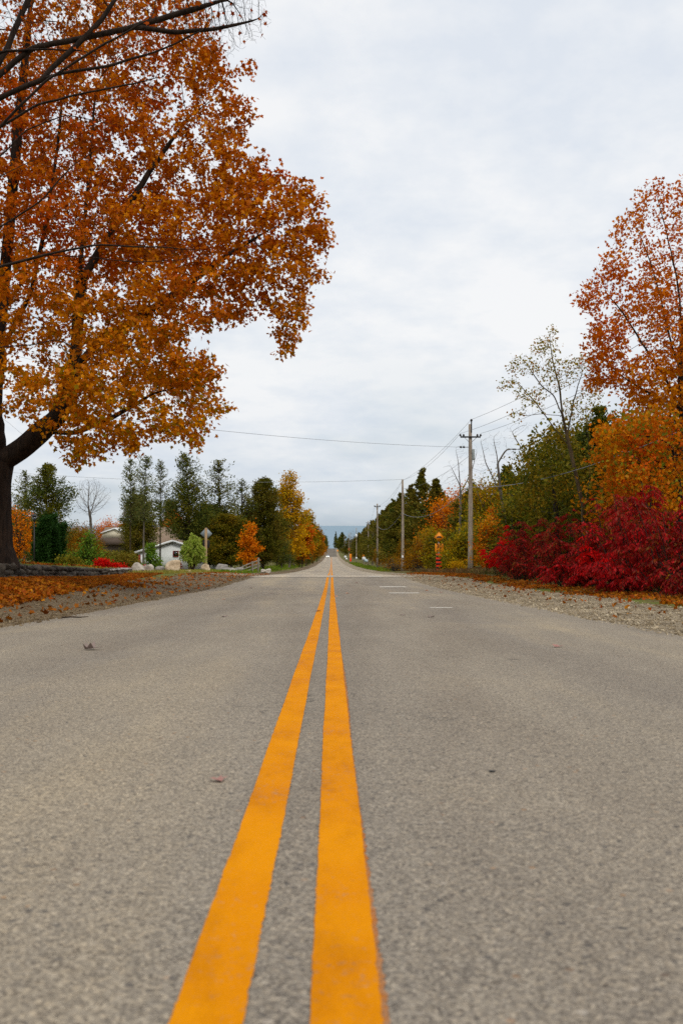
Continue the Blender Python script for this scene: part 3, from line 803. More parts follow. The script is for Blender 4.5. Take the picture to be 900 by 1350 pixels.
sp = [[sb_, ray_pt(768, 664, 44), ray_pt(758, 620, 44), ray_pt(750, 585, 44), ray_pt(742, 548, 44), ray_pt(730, 520, 44), ray_pt(714, 508, 44), ray_pt(695, 480, 44)],
      G((742, 548, 44), (738, 510, 44), (728, 470, 44), (725, 440, 44)), G((748, 575, 44), (756, 530, 44.3), (768, 490, 44.5)), G((742, 548, 44), (715, 545, 43.8), (690, 548, 43.8)), G((770, 672, 44), (752, 640, 43.6), (738, 600, 43.5), (722, 570, 43.4)), G((770, 672, 44), (778, 630, 44.4), (776, 580, 44.6), (772, 530, 44.8)), G((752, 590, 44), (728, 560, 44.3), (706, 530, 44.4), (684, 505, 44.4))]
rg = np.random.default_rng(24)
grown_tree('slender_tree', 'slender leaning tree with thin yellow leaves and bare top twigs', 'tree', sb_, sp, np.concatenate([blob_points(sbl, rg) for _ in range(5)]), .14, 1.2, .15, .085, .0045,
           M['bark_olive'], L['sparse'], .12, 2.3, .10, 2, T_QUAD, 50, .03, seed=9, hang=.2)
# ---- dead grey trees behind the pole
def dead_tree(label, px, Y, blobs, paths, seed, R0=.10, name='dead_tree', tip=.007):
    x = (px-VX)*Y/F; b = np.array([x, Y, gz(x, Y)-.1])
    rg = np.random.default_rng(seed)
    return grown_tree(name, label, 'tree', b, [[b] + G(*paths[0])] + [G(*p) for p in paths[1:]], np.concatenate([blob_points(blobs, rg) for _ in range(4)]), .2, 1.8, .24, R0, tip, M['bark_grey'], None, .1, 0, .1, seed=seed, grav=.03, tipr=.005, iters=110)
dead_tree('dead grey tree with arching bare limbs beside the nearest utility pole', 672, 66,
          [B(650, 585, 66, .9, 1, .9, 30), B(668, 575, 66, .9, 1, .7, 30), B(690, 560, 66, .7, 1, .5, 20), B(640, 610, 66, .8, 1, .7, 24), B(680, 600, 66, .8, 1, .7, 20)],
          [((668, 700, 66), (660, 650, 66), (655, 600, 66), (650, 575, 66)), ((660, 650, 66), (640, 610, 66), (632, 575, 66)), ((656, 610, 66), (668, 592, 66), (688, 592, 66), (672, 565, 66)), ((688, 592, 66), (705, 595, 66))], 31)
dead_tree('dead grey tree forking behind the upper half of the nearest utility pole', 606, 82,
          [B(600, 620, 82, 1.2, 1.2, 1.4, 40), B(618, 600, 82, 1.0, 1.2, 1.2, 30), B(590, 640, 82, 1, 1, 1, 24), B(630, 625, 82, 1, 1, 1, 24)],
          [((606, 700, 82), (607, 650, 82), (604, 610, 82), (600, 590, 82)), ((607, 650, 82), (622, 620, 82), (630, 590, 82)), ((606, 640, 82), (592, 610, 82))], 32)

# ------------------------------------------------------------------ conifers
def cedar(name, label, loc, h, r, seed, leafm, bark, nb=160, per=60, size=.26, thin_top=0.0, base_t=.06, power=.75, droop=.15, group=None, scraggy=.3, tr=None):
    rg = np.random.default_rng(seed)
    root = thing(name, label, 'tree', loc, rg.uniform(0, 6.28), group)
    bend = rg.normal(0, .02*h, 2)
    tk, bk = MB(), MB()
    tt = np.linspace(0, 1, 12)
    tp = np.c_[bend[0]*tt**2, bend[1]*tt**2, h*tt - .1]
    R = tr or .012*h+.05
    tk.tube(tp, R*(1-tt*.93), 8, caps=False)
    pos, dirs = [], []
    for i in range(nb):
        t = base_t + (1-base_t)*rg.random()**.9
        a = rg.uniform(0, 2*PI)
        lobes = 1 + scraggy*math.sin(a*2+seed+t*7) + scraggy*.7*math.sin(a*3+t*17+seed*2)
        ln = r*(1-t)**power*min(1, .55+(t-base_t)/.12)*lobes*rg.uniform(.6, 1.12)
        if ln < .15: ln = .15 + .2*rg.random()
        o = np.array([np.interp(t, tt, tp[:, 0]), np.interp(t, tt, tp[:, 1]), h*t])
        d = np.array([math.cos(a), math.sin(a), 0])
        s = np.linspace(0, 1, 6)[:, None]
        lift = .55*t - droop
        pts = o + d*ln*s + np.array([0, 0, 1])*ln*(lift*s + .28*s*s)
        bk.tube(pts, np.linspace(.028, .006, 6)*h/11, 3, caps=False)
        dens = per*(1 - thin_top*sstep(.35, .95, t))*(.3 + ln/r)
        if rg.random() < thin_top*.35*t: dens *= .25
        k = rg.poisson(max(dens, 1))
        f = np.clip(.22+.82*rg.random(k)**.75, 0, 1.05)
        q = np.stack([np.interp(f, s[:, 0], pts[:, j]) for j in range(3)], 1)
        w = (.10+.22*ln*(1-np.abs(f-.55)))[:, None]
        q = q + rg.normal(0, 1, (k, 3))*w*np.array([.55, .55, .5])
        pos.append(q); dirs.append(np.repeat((d*.8+np.array([0, 0, .35]))[None], k, 0))
    tk.build('trunk', bark, root, True)
    bk.build('branches', bark, root, True)
    pos = np.concatenate(pos); dirs = np.concatenate(dirs)
    V, Fs = scatter(T_SPRAY, pos, size*rg.uniform(.6, 1.4, len(pos)), dirs, .1, .65, rg)
    mesh_np('crown', V, Fs, leafm, root)
    return root

# ------------------------------------------------------------------ shrubs and small trees made of leafy stems
def shrub(name, label, loc, blobs, seed, leafm, bark, nclump=60, per=40, sig=.16, lsize=.11, tmpl=T_QUAD, group=None, cat='shrub', stem_r=.02, hang=.1, trunk=None, up=.5):
    """blobs in local metres (cx,cy,cz,rx,ry,rz,weight); stems run from the root (or the trunk top) to every clump"""
    rg = np.random.default_rng(seed)
    root = thing(name, label, cat, loc, 0, group)
    w = np.array([b[6] for b in blobs], float); w /= w.sum()
    bl = [b[:6] + (int(round(nclump*wi))+1,) for b, wi in zip(blobs, w)]
    C = blob_points(bl, rg)
    st = MB()
    o0 = np.array([0, 0, -.05]); top = o0
    if trunk:
        tz, tr = trunk
        s = np.linspace(0, 1, 6)
        MB().tube(np.c_[.04*tz*np.sin(s*3), .03*tz*np.sin(s*4), -.05+s*tz], tr*(1-.45*s), 7, caps=False).build('trunk', bark, root, True)
        top = np.array([.04*tz*math.sin(3), .03*tz*math.sin(4), tz-.05])
    s = np.linspace(0, 1, 6)[:, None]
    for c in C:
        a = top + rg.normal(0, .06 if not trunk else .01, 3)*np.array([1, 1, 0])
        m = a + (c-a)*np.array([.35, .35, .6]) + rg.normal(0, .06, 3)
        pts = (1-s)**2*a + 2*s*(1-s)*m + s*s*c
        st.tube(pts, np.linspace(stem_r, stem_r*.25, 6), 3, caps=False)
    st.build('branches' if trunk else 'stems', bark, root, True)
    if leafm is None: return root
    k = rg.poisson(per, len(C)); rep = np.repeat(np.arange(len(C)), k)
    pos = C[rep] + rg.normal(0, sig, (len(rep), 3))*np.array([1, 1, .75])
    back = rg.random(len(rep))[:, None]**2*.35
    pos = pos*(1-back) + top*back
    pos = pos[pos[:, 2] > .02]
    D = pos - np.array([0, 0, pos[:, 2].mean()*.5]); D /= np.linalg.norm(D, axis=1, keepdims=True)+1e-9
    V, Fs = scatter(tmpl, pos, lsize*rg.uniform(.6, 1.35, len(pos)), D*.5+np.array([0, 0, -hang]), up, .8, rg)
    mesh_np('crown' if trunk else 'foliage', V, Fs, leafm, root)
    return root
def at(px, Y, dz=0):
    x = (px-VX)*Y/F; return (x, Y, gz(x, Y)+dz)

# ---- sumac thicket: stems that end in whorls of hanging, feather-shaped leaves
def sumac(label, loc, h, w, seed, leafm, nst=26, group='sumac shrubs along the gravel shoulder'):
    rg = np.random.default_rng(seed)
    root = thing('sumac_shrub', label, 'shrub', loc, 0, group)
    st = MB(); pos = []; DD = []; SZ = []
    for i in range(nst):
        a = rg.uniform(0, 2*PI); rr = w*math.sqrt(rg.random())
        hh = h*(1-.35*(rr/w)**2)*(.15+.85*rg.random()**.7)*(1.18 if rg.random() < .2 else 1)
        b = np.array([math.cos(a)*rr*.45, math.sin(a)*rr*.45, -.05]); e = np.array([math.cos(a)*rr, math.sin(a)*rr, hh])
        s = np.linspace(0, 1, 7)[:, None]
        pts = b + (e-b)*np.c_[s**1.3, s**1.3, s] + rg.normal(0, .02, (7, 3))
        st.tube(pts, np.linspace(.018, .008, 7), 4, caps=False)
        nl = rg.integers(8, 14)
        for q in range(nl):
            f = 1-.55*rg.random()**1.4
            o = b + (e-b)*np.array([f**1.3, f**1.3, f])
            az = rg.uniform(0, 2*PI); ln = rg.uniform(.30, .52)
            dh = np.array([math.cos(az), math.sin(az), 0])
            u = np.linspace(.12, 1, 9)
            up0 = rg.uniform(.15, .7)
            rach = o + dh*ln*(u*.92)[:, None] + np.array([0, 0, 1])*(ln*(up0*u - (.55+up0*.6)*u*u))[:, None]
            st.tube(np.vstack([o, rach[[2, 5, 8]]]), [.004, .004, .003, .002], 3, caps=False)
            side_ = np.cross(dh, [0, 0, 1.])
            for sg in (-1, 1):
                pos.append(rach + side_*sg*.035 + np.array([0, 0, -.03]))
                DD.append(np.repeat((side_*sg*.75 + dh*.35 + np.array([0, 0, -.85]))[None], 9, 0))
                SZ.append(.135*np.sin(np.linspace(.7, 2.7, 9))*rg.uniform(.8, 1.2, 9))
            pos.append(rach[-1:]); DD.append((dh*.5+np.array([0, 0, -.9]))[None]); SZ.append(np.array([.10]))
    st.build('stems', M['bark_dark'], root, True)
    pos = np.concatenate(pos); DD = np.concatenate(DD); SZ = np.concatenate(SZ)
    V, Fs = scatter(quad_leaf(.19, .04), pos, SZ, DD*1.0, .2, .22, rg)
    mesh_np('foliage', V, Fs, leafm, root)
    return root
sumac('scarlet sumac at the end of the red thicket, touching the nearest utility pole', at(668, 47.5), 2.25, 1.25, 41, L['sumac_bright'], 26)
sumac('dark red sumac just behind the scarlet one at the thicket end', at(700, 41), 2.3, 1.7, 42, L['sumac'], 34)
sumac('tall maroon sumac below the slender leaning tree', at(748, 35), 2.6, 1.8, 43, L['sumac'], 38)
sumac('low scarlet sumac glowing at the middle of the thicket front', at(786, 30), 1.85, .42, 44, L['sumac_bright'], 8)
sumac('dark red sumac directly behind the low scarlet one', at(802, 31), 2.8, 1.7, 45, L['sumac'], 40)
sumac('crimson sumac below the low gold and orange maple', at(852, 27), 2.75, 1.65, 46, L['sumac_mid'], 42)
sumac('dark red sumac cut by the right edge of the photo, next to yellow leaves', at(906, 24), 2.65, 1.5, 47, L['sumac'], 42)
sumac('nearest dark red sumac, mostly beyond the right edge of the photo', at(990, 22.5), 2.4, 1.4, 48, L['sumac'], 30)
sumac('knee high red sumac spilling onto the leaf strip at the thicket middle', at(760, 31), 1.15, 1.1, 52, L['sumac_mid'], 22)
sumac('knee high crimson sumac spilling onto leaves under the low gold and orange maple', at(835, 25.5), 1.2, 1.1, 53, L['sumac_mid'], 22)
sumac('knee high red sumac spilling onto the leaf strip next to the yellow leaves', at(925, 22.3), 1.2, 1.0, 54, L['sumac'], 22)
sumac('small red sumac sprout on the leaf strip between pole and thicket', at(684, 43), 1.2, .9, 49, L['sumac'], 14)
shrub('yellow_plant', 'small plant with big yellow leaves in front of the last sumac', at(891, 23.3), [(0, 0, .35, .22, .25, .3, 1)], 51, leaf_mat('big_yellow_leaves', ['#d9a81e', '#c8941c', '#e0b830']), M['bark_brown'], 16, 4, .06, .11, T_MAPLE, cat='plant')

# ---- mixed shrubs between the pole and the bump sign
G_R = 'shrubs behind the bump sign and poles'
shrub('autumn_shrub', 'yellow leaved shrub on the lake side of the nearest utility pole', at(605, 70), [(0, 0, 1.2, 1.3, 1.2, 1.3, 3), (.5, 0, 2.6, .9, 1, .9, 2)], 61, L['yellow_green'], M['bark_grey'], 90, 40, .24, .17, group=G_R)
shrub('autumn_shrub', 'yellow and orange vine covered shrub just behind the nearest utility pole', at(645, 58), [(0, 0, 1.2, 1.1, 1.0, 1.2, 3), (.2, .2, 2.8, .8, .8, 1.0, 2)], 62, L['gold_low'], M['bark_grey'], 90, 36, .22, .15, group=G_R)
shrub('autumn_shrub', 'bright orange topped shrub behind the nearest utility pole', at(657, 66), [(0, .3, 3.6, .9, .9, 1.0, 2), (0, 0, 2.2, .8, .8, .9, 1)], 63, L['orange'], M['bark_grey'], 55, 26, .22, .16, group=G_R)
shrub('autumn_shrub', 'olive and yellow shrub directly behind the striped bump sign', at(577, 86), [(0, 0, 1.3, 1.7, 1.3, 1.3, 3), (-.4, .3, 3.0, 1.2, 1.1, 1.0, 2)], 64, L['yellow_green'], M['bark_grey'], 100, 36, .26, .18, group=G_R)
shrub('autumn_shrub', 'rust brown shrub between the bump sign and the second utility pole', at(550, 93), [(0, 0, 1.2, 1.8, 1.3, 1.2, 3), (.6, .4, 2.6, 1.2, 1.1, 1.0, 2)], 65, L['rust'], M['bark_grey'], 110, 26, .26, .17, group=G_R)
shrub('autumn_shrub', 'bushy green and gold shrub between the nearest utility pole and the olive tree', at(672, 56), [(0, 0, 1.6, 1.3, 1.2, 1.6, 3), (.3, .2, 3.4, .9, .9, .9, 2)], 66, L['olive'], M['bark_grey'], 90, 40, .24, .17, group=G_R)
shrub('autumn_shrub', 'low yellow fern like bush at the foot of the nearest utility pole', at(604, 67), [(0, 0, .55, .75, .6, .5, 1)], 67, L['yellow'], M['bark_brown'], 40, 22, .16, .16, T_NARROW, group=G_R)
shrub('autumn_shrub', 'grey twiggy bush at the foot of the second utility pole', at(520, 112), [(0, 0, .9, 2.0, 1.2, .9, 3)], 68, L['rust'], M['bark_grey'], 120, 7, .3, .15, group=G_R)
shrub('autumn_shrub', 'green and brown bush behind the sign post, lowest of the row', at(590, 84), [(0, 0, .8, 1.3, 1.0, .8, 3)], 69, L['olive'], M['bark_grey'], 70, 26, .24, .16, group=G_R)

# ---- conifers, right side
c_r = 'cedars along the pole side of the road'
def hgt_for(px_top, Y, x): return EYE + (VY-px_top)*Y/F - gz(x, Y)
def put_cedar(label, px, top, Y, r, seed, leafm=L['cedar'], **kw):
    x, y, z = at(px, Y)
    return cedar('cedar_tree', label, (x, y, z), hgt_for(top, Y, x), r, seed, leafm, kw.pop('bark', M['bark_brown']), group=kw.pop('group', c_r), **kw)
cA = put_cedar('tall olive cedar with a pointed top behind the second utility pole', 556, 620, 126, 3.0, 71, per=70, size=.36, nb=230)
cB = put_cedar('broad olive cedar filling the gap between bump sign and second pole', 574, 634, 116, 3.3, 72, per=66, size=.36, nb=230)
cC = put_cedar('dark cedar behind the nearest utility pole and dead trees', 625, 640, 96, 3.4, 73, per=70, size=.34, nb=230)
cD = put_cedar('dark cedar behind the olive green tree', 668, 618, 80, 2.8, 74, L['cedar_dark'], per=70, size=.30, nb=230)
cE = put_cedar('dark cedar between the slender tree and the tall orange maple', 792, 540, 50, 2.5, 75, L['cedar_dark'], per=70, size=.2, nb=200)
for i, (src, px, top, Y, lab) in enumerate([
    (cA, 526, 641, 142, 'olive cedar just left of the second utility pole top'),
    (cB, 516, 652, 160, 'rounded olive cedar between the second and third utility poles'),
    (cA, 508, 660, 185, 'dark cedar close beside the third utility pole'),
    (cC, 503, 668, 208, 'low cedar behind the foot of the third utility pole'),
    (cB, 496, 674, 238, 'broad cedar between the third utility pole and the mailboxes'),
    (cA, 490, 682, 270, 'cedar behind the mailboxes'),
    (cC, 485, 688, 305, 'dark cedar beyond the mailboxes'),
    (cB, 479, 692, 345, 'cedar behind the pole with the white lamp'),
    (cA, 474, 697, 390, 'small looking cedar beyond the pole with the white lamp'),
    (cC, 469, 703, 445, 'cedar between the white lamp pole and the far orange sign'),
    (cB, 464, 708, 520, 'cedar just beyond the far orange sign'),
    (cA, 460, 711, 600, 'cedar halfway up the dark rise'),
    (cC, 456, 710, 690, 'cedar at the top of the dark rise, pole side'),
    (cB, 451, 702, 800, 'broad dark cedar at the end of the road'),
    (cA, 442.5, 701, 905, 'slim pointed cedar standing against the lake'),
    (cC, 447, 708, 870, 'low dark cedar between the slim pointed one and the broad one')]):
    x, y, z = at(px + (1.6*F/Y if i < 13 else 0), Y)
    hs = {cA: hgt_for(620, 126, at(556, 126)[0]), cB: hgt_for(634, 116, at(574, 116)[0]), cC: hgt_for(640, 96, at(625, 96)[0])}[src]
    s = hgt_for(top, Y, x)/hs
    sx = min(max(s, .55), 1.5)
    if px == 442.5: sx = .8
    copy_tree(src, (x, y, z), i*1.7, (sx, sx, s), lab, c_r, {'crown': L['cedar_dark']} if i % 3 == 2 or i > 12 else None)

# ---- tree line, left side
c_l = 'evergreens behind the white garage'
t1 = put_cedar('thin cedar with bare lower trunk, first from the maple trunk', 173, 607, 104, 1.6, 81, L['cedar_thin'], nb=190, per=30, size=.19, thin_top=.5, base_t=.40, power=.45, tr=.11, bark=M['bark_olive'], scraggy=.55, group=c_l)
t2 = put_cedar('thin cedar with pale straight bare trunk beside the bronze dome bush', 190, 603, 100, 1.4, 82, L['cedar_thin'], nb=190, per=28, size=.19, thin_top=.45, base_t=.42, power=.4, tr=.11, bark=M['bark_grey'], scraggy=.6, group=c_l)
t3 = put_cedar('thin leaning cedar directly above the white garage roof edge', 212, 608, 108, 1.6, 83, L['cedar_thin'], nb=190, per=28, size=.19, thin_top=.5, base_t=.40, power=.45, tr=.11, bark=M['bark_olive'], scraggy=.6, group=c_l)
t4 = put_cedar('broad dark cedar with see through top above the garage', 251, 600, 104, 2.9, 84, L['cedar_dark'], nb=320, per=64, size=.23, thin_top=.72, base_t=.26, power=.42, scraggy=.4, group=c_l)
t5 = put_cedar('dark cedar with ragged thin top behind the diamond sign', 291, 608, 108, 2.4, 85, L['cedar_dark'], nb=280, per=52, size=.23, thin_top=.75, base_t=.14, power=.45, scraggy=.5, group=c_l)
t6 = put_cedar('short ragged cedar between the ragged thin topped one and the egg shaped one', 318, 634, 118, 2.2, 86, L['cedar_dark'], nb=250, per=44, size=.23, thin_top=.75, base_t=.1, power=.45, scraggy=.5, group=c_l)
t7 = put_cedar('dense egg shaped olive cedar beside the yellow tree', 347, 635, 120, 3.1, 87, L['cedar'], nb=380, per=100, size=.24, thin_top=.05, base_t=.10, power=.36, scraggy=.22, group=c_l)
t8 = put_cedar('dark green cedar behind the orange shrub and lantern post', 62, 614, 84, 2.4, 88, L['cedar_dark'], nb=300, per=80, size=.2, thin_top=.35, base_t=.06, power=.45, scraggy=.35, group=c_l)
t9 = put_cedar('thin grey green cedar peeking out beside the maple trunk', 34, 622, 96, 2.2, 89, L['cedar_thin'], nb=220, per=34, size=.19, thin_top=.5, base_t=.2, power=.6, scraggy=.5, group=c_l)
for i, (src, px, top, Y, lab, mt) in enumerate([
    (t7, 184, 655, 140, 'low olive cedar filling in under the three thin cedars', None),
    (t7, 226, 662, 205, 'low olive and gold cedar behind the garage roof', L['cedar']),
    (t7, 276, 668, 112, 'low dark cedar behind the willow shrub', L['cedar_dark']),
    (t7, 300, 680, 104, 'low gold tinted evergreen behind the diamond sign', L['olive'])]):
    x, y, z = at(px, Y); s = hgt_for(top, Y, x)/hgt_for(635, 120, at(347, 120)[0])
    copy_tree(src, (x, y, z), i*2.1+1, (.95, .95, s), lab, c_l, {'crown': mt} if mt else None)

# arborvitae columns by the maple trunk
av = cedar('columnar_evergreen', 'tallest narrow dark green column in the clipped clump beside the maple trunk', at(66, 60), hgt_for(686, 60, -17), .19, 91, L['arbor'], M['bark_brown'], 170, 42, .12, 0, .02, .5, -.5, 'narrow evergreen columns', .15)
for i, (px, Y, s, lab) in enumerate([(52, 61, .80, 'narrow dark green column nearest to the maple trunk'), (59, 58, .92, 'narrow dark green column standing forward of the others'), (81, 62, .88, 'narrow dark green column on the bronze dome side of the clump'), (73.5, 59, .78, 'shortest narrow dark green column in the clump')]):
    copy_tree(av, at(px, Y), i*1.3, (1, 1, s), lab)

# deciduous trees and shrubs on the left
def ltree(name, label, px, Y, blobs, seed, leafm, bark, nclump, per, sig, lsize, trunk, group=None, tmpl=T_QUAD, cat='tree', stem_r=.035):
    return shrub(name, label, at(px, Y), blobs, seed, leafm, bark, nclump, per, sig, lsize, tmpl, group, cat, stem_r, .1, trunk)
g_d = 'autumn trees on the garage side of the road'
ltree('yellow_tree', 'tall golden yellow tree overhanging the verge by the left hand pole', 381, 165, [(0, 0, 14.6, 1.3, 1.3, 1.8, 2), (.6, 0, 12, 2.2, 2, 1.4, 3), (-.9, 0, 12.5, 1.3, 1.5, 1.5, 2), (.9, 0, 9, 2.9, 2.4, 1.8, 4), (-.6, 0, 8, 2.4, 2, 1.8, 3), (.8, 0, 5.5, 3.2, 2.5, 2, 4), (0, 0, 3, 3, 2.4, 1.6, 3)], 101, L['yellow'], M['bark_grey'], 230, 42, .42, .36, (7, .2), g_d)
ltree('young_maple_tree', 'small bright orange maple in front of the egg shaped cedar', 327, 96, [(.2, 0, 4.3, .5, .5, .7, 2), (0, 0, 3.2, 1.0, .8, .6, 2), (-.5, 0, 3.0, .7, .7, .5, 1), (.6, -.2, 2.3, .9, .8, .45, 3), (0, -.2, 1.5, 1.0, .9, .5, 3), (.4, -.2, .9, .8, .8, .4, 1)], 102, L['orange'], M['bark_brown'], 80, 34, .20, .2, (1.6, .07), g_d)
ltree('autumn_tree', 'orange and rust tree beside the foot of the left hand pole', 398, 190, [(0, 0, 4, 2.4, 2.2, 2.4, 4), (.4, 0, 7, 2, 2, 1.8, 3)], 103, L['gold_low'], M['bark_brown'], 150, 40, .42, .36, (3, .14), g_d)
ltree('autumn_tree', 'yellow green tree beyond the golden yellow tree', 403, 230, [(0, 0, 6, 3, 2.8, 3.2, 4), (.2, 0, 10, 2.2, 2.2, 2.2, 3)], 104, L['yellow_green'], M['bark_brown'], 160, 40, .5, .42, (4, .16), g_d)
ltree('autumn_tree', 'orange rust tree where the left tree line narrows', 412, 290, [(0, 0, 5, 3, 3, 3, 4), (.2, 0, 9, 2.2, 2.2, 2.2, 3)], 105, L['rust'], M['bark_brown'], 160, 40, .6, .5, (4, .16), g_d)
o3 = ltree('autumn_tree', 'small orange tree far along the left tree line', 417.5, 370, [(0, 0, 5, 3, 3, 3.4, 4), (.2, 0, 9.5, 2, 2, 2.2, 3)], 106, L['rust'], M['bark_brown'], 140, 40, .6, .5, (4, .16), g_d)
for i, (px, Y, s, m_, lab) in enumerate([(420, 440, 1.0, L['orange'], 'bright orange tree glimpsed far along the tree line near the bare tree'), (421.5, 530, 1.05, L['far_wood'], 'brown tree under the far bare tree'), (423.5, 620, 1.05, L['cedar_dark'], 'dark tree opposite the dark rise'),
        (426, 720, 1.15, L['cedar_dark'], 'dark tree by the top of the rise, garage side'), (428, 830, 1.1, L['cedar_dark'], 'last dark tree on the garage side before the lake')]):
    copy_tree(o3, at(px, Y), i*1.9, s, lab, g_d, {'crown': m_})
bare0 = dead_tree('far bare grey tree rising over the left tree line beside the lake', 420, 420, [(-5.4, 420, gz(-5.4, 420)+8.5, 4.2, 3.5, 5.2, 170)], [((420, 722, 420), (420.3, 708, 420))], 111, .22, 'bare_tree')
dead_tree('bare grey tree with fanned twigs above the brown thicket', 122, 130, [B(123, 655, 130, 2.6, 2.6, 2.2, 240), B(121, 640, 130, 1.8, 1.8, 1.2, 120), B(116, 668, 129, 1.6, 1.6, 1.4, 80)], [((122, 720, 130), (121, 690, 130))], 112, .17, 'bare_tree', .012)
for i, (px, Y, s, lab) in enumerate([(491, 250, .8, 'bare grey tree over the cedars behind the third utility pole'), (466, 480, 1.1, 'bare grey tree over the cedars near the white lamp pole'), (462, 560, 1.15, 'bare grey tree beyond the far orange sign'), (98, 170, .42, 'small bare grey tree left of the fanned bare tree')]):
    copy_tree(bare0, at(px, Y), i*2.2+.5, s, lab, 'bare trees in the distance')

ltree('orange_tree', 'orange leaved tree between the maple trunk and the dark cedar', 27, 72, [(0, 0, 1.6, 1.1, 1, .9, 3), (.1, 0, 3.0, 1.0, 1, 1.0, 3), (.5, 0, 3.8, .7, .7, .7, 1), (-.4, 0, 4.3, .6, .6, .5, 1)], 121, L['orange'], M['bark_brown'], 70, 34, .17, .13, (1.2, .07), g_d)
shrub('green_shrub', 'airy fresh green shrub beside the narrow columns', at(112, 60), [(0, 0, .7, 1.1, .8, .6, 3), (.3, 0, 1.5, .7, .6, .6, 2), (.35, 0, 2.2, .35, .35, .4, 1), (-.8, 0, 1.0, .6, .5, .5, 1), (1.0, 0, .9, .6, .5, .5, 1)], 122, L['green'], M['bark_brown'], 150, 20, .16, .13)
shrub('low_bush', 'low olive bush just above the stone wall end', at(92, 54), [(0, 0, .45, .95, .6, .42, 1)], 123, L['olive'], M['bark_brown'], 60, 40, .14, .10)
shrub('dome_bush', 'clipped bronze green dome bush behind the bright red bush', at(153, 64), [(0, 0, .66, 1.6, 1.0, .80, 1)], 124, L['yew'], M['bark_brown'], 170, 75, .12, .10, T_QUAD, up=.2, stem_r=.008)
shrub('burning_bush', 'bright red spreading bush behind the stone wall end', at(146, 57), [(-.2, 0, .5, .8, .5, .3, 2), (.5, -.1, .3, .6, .4, .2, 1), (-.5, 0, .6, .4, .3, .25, 1)], 125, L['red'], M['bark_brown'], 80, 34, .10, .10)
shrub('burning_bush', 'small red bush tucked between dome bush and young evergreen', at(186, 68), [(0, 0, .35, .4, .4, .25, 1)], 126, L['red'], M['bark_brown'], 20, 22, .08, .09)
cedar('young_evergreen', 'small bright green cone shaped evergreen in front of the white garage', at(200, 66), 1.75, .75, 127, L['green'], M['bark_brown'], 90, 26, .17, 0, .02, .7)
shrub('burning_bush', 'dark red bush below the garage window', at(232, 84), [(0, 0, .5, .6, .5, .4, 1)], 128, L['sumac'], M['bark_brown'], 26, 22, .12, .11)
def willow(label, loc, h, w, seed):
    rg = np.random.default_rng(seed); root = thing('willow_shrub', label, 'shrub', loc)
    st = MB(); pos = []; DD = []
    for i in range(230):
        a = rg.uniform(0, 2*PI); r1 = w*math.sqrt(rg.random()); hh = h*rg.uniform(.5, 1)*(1-.35*(r1/w)**2)
        s = np.linspace(0, 1, 9)
        x = r1*s**1.1; z = hh*(1.9*s - 1.05*s*s)/.86 * (1-.0*s)
        z = z - .28*h*np.maximum(0, s-.7)*(r1/w)
        pts = np.c_[math.cos(a)*x, math.sin(a)*x, z] + rg.normal(0, .02, (9, 3))
        st.tube(pts, np.linspace(.014, .004, 9), 3, caps=False)
        f = rg.uniform(.25, 1, 46)
        q = np.stack([np.interp(f, s, pts[:, j]) for j in range(3)], 1) + rg.normal(0, .05, (46, 3))
        pos.append(q); DD.append(np.repeat(np.array([[math.cos(a)*.5, math.sin(a)*.5, -1.0]]), 46, 0))
    st.build('stems', M['bark_brown'], root, True)
    pos = np.concatenate(pos); DD = np.concatenate(DD)
    V, Fs = scatter(T_NARROW, pos, .19*rg.uniform(.6, 1.3, len(pos)), DD, .3, .45, rg)
    mesh_np('foliage', V, Fs, L['willow'], root)
willow('feathery pale green willow shrub beside the wooden sign post', at(255, 70), 2.75, .95, 131)

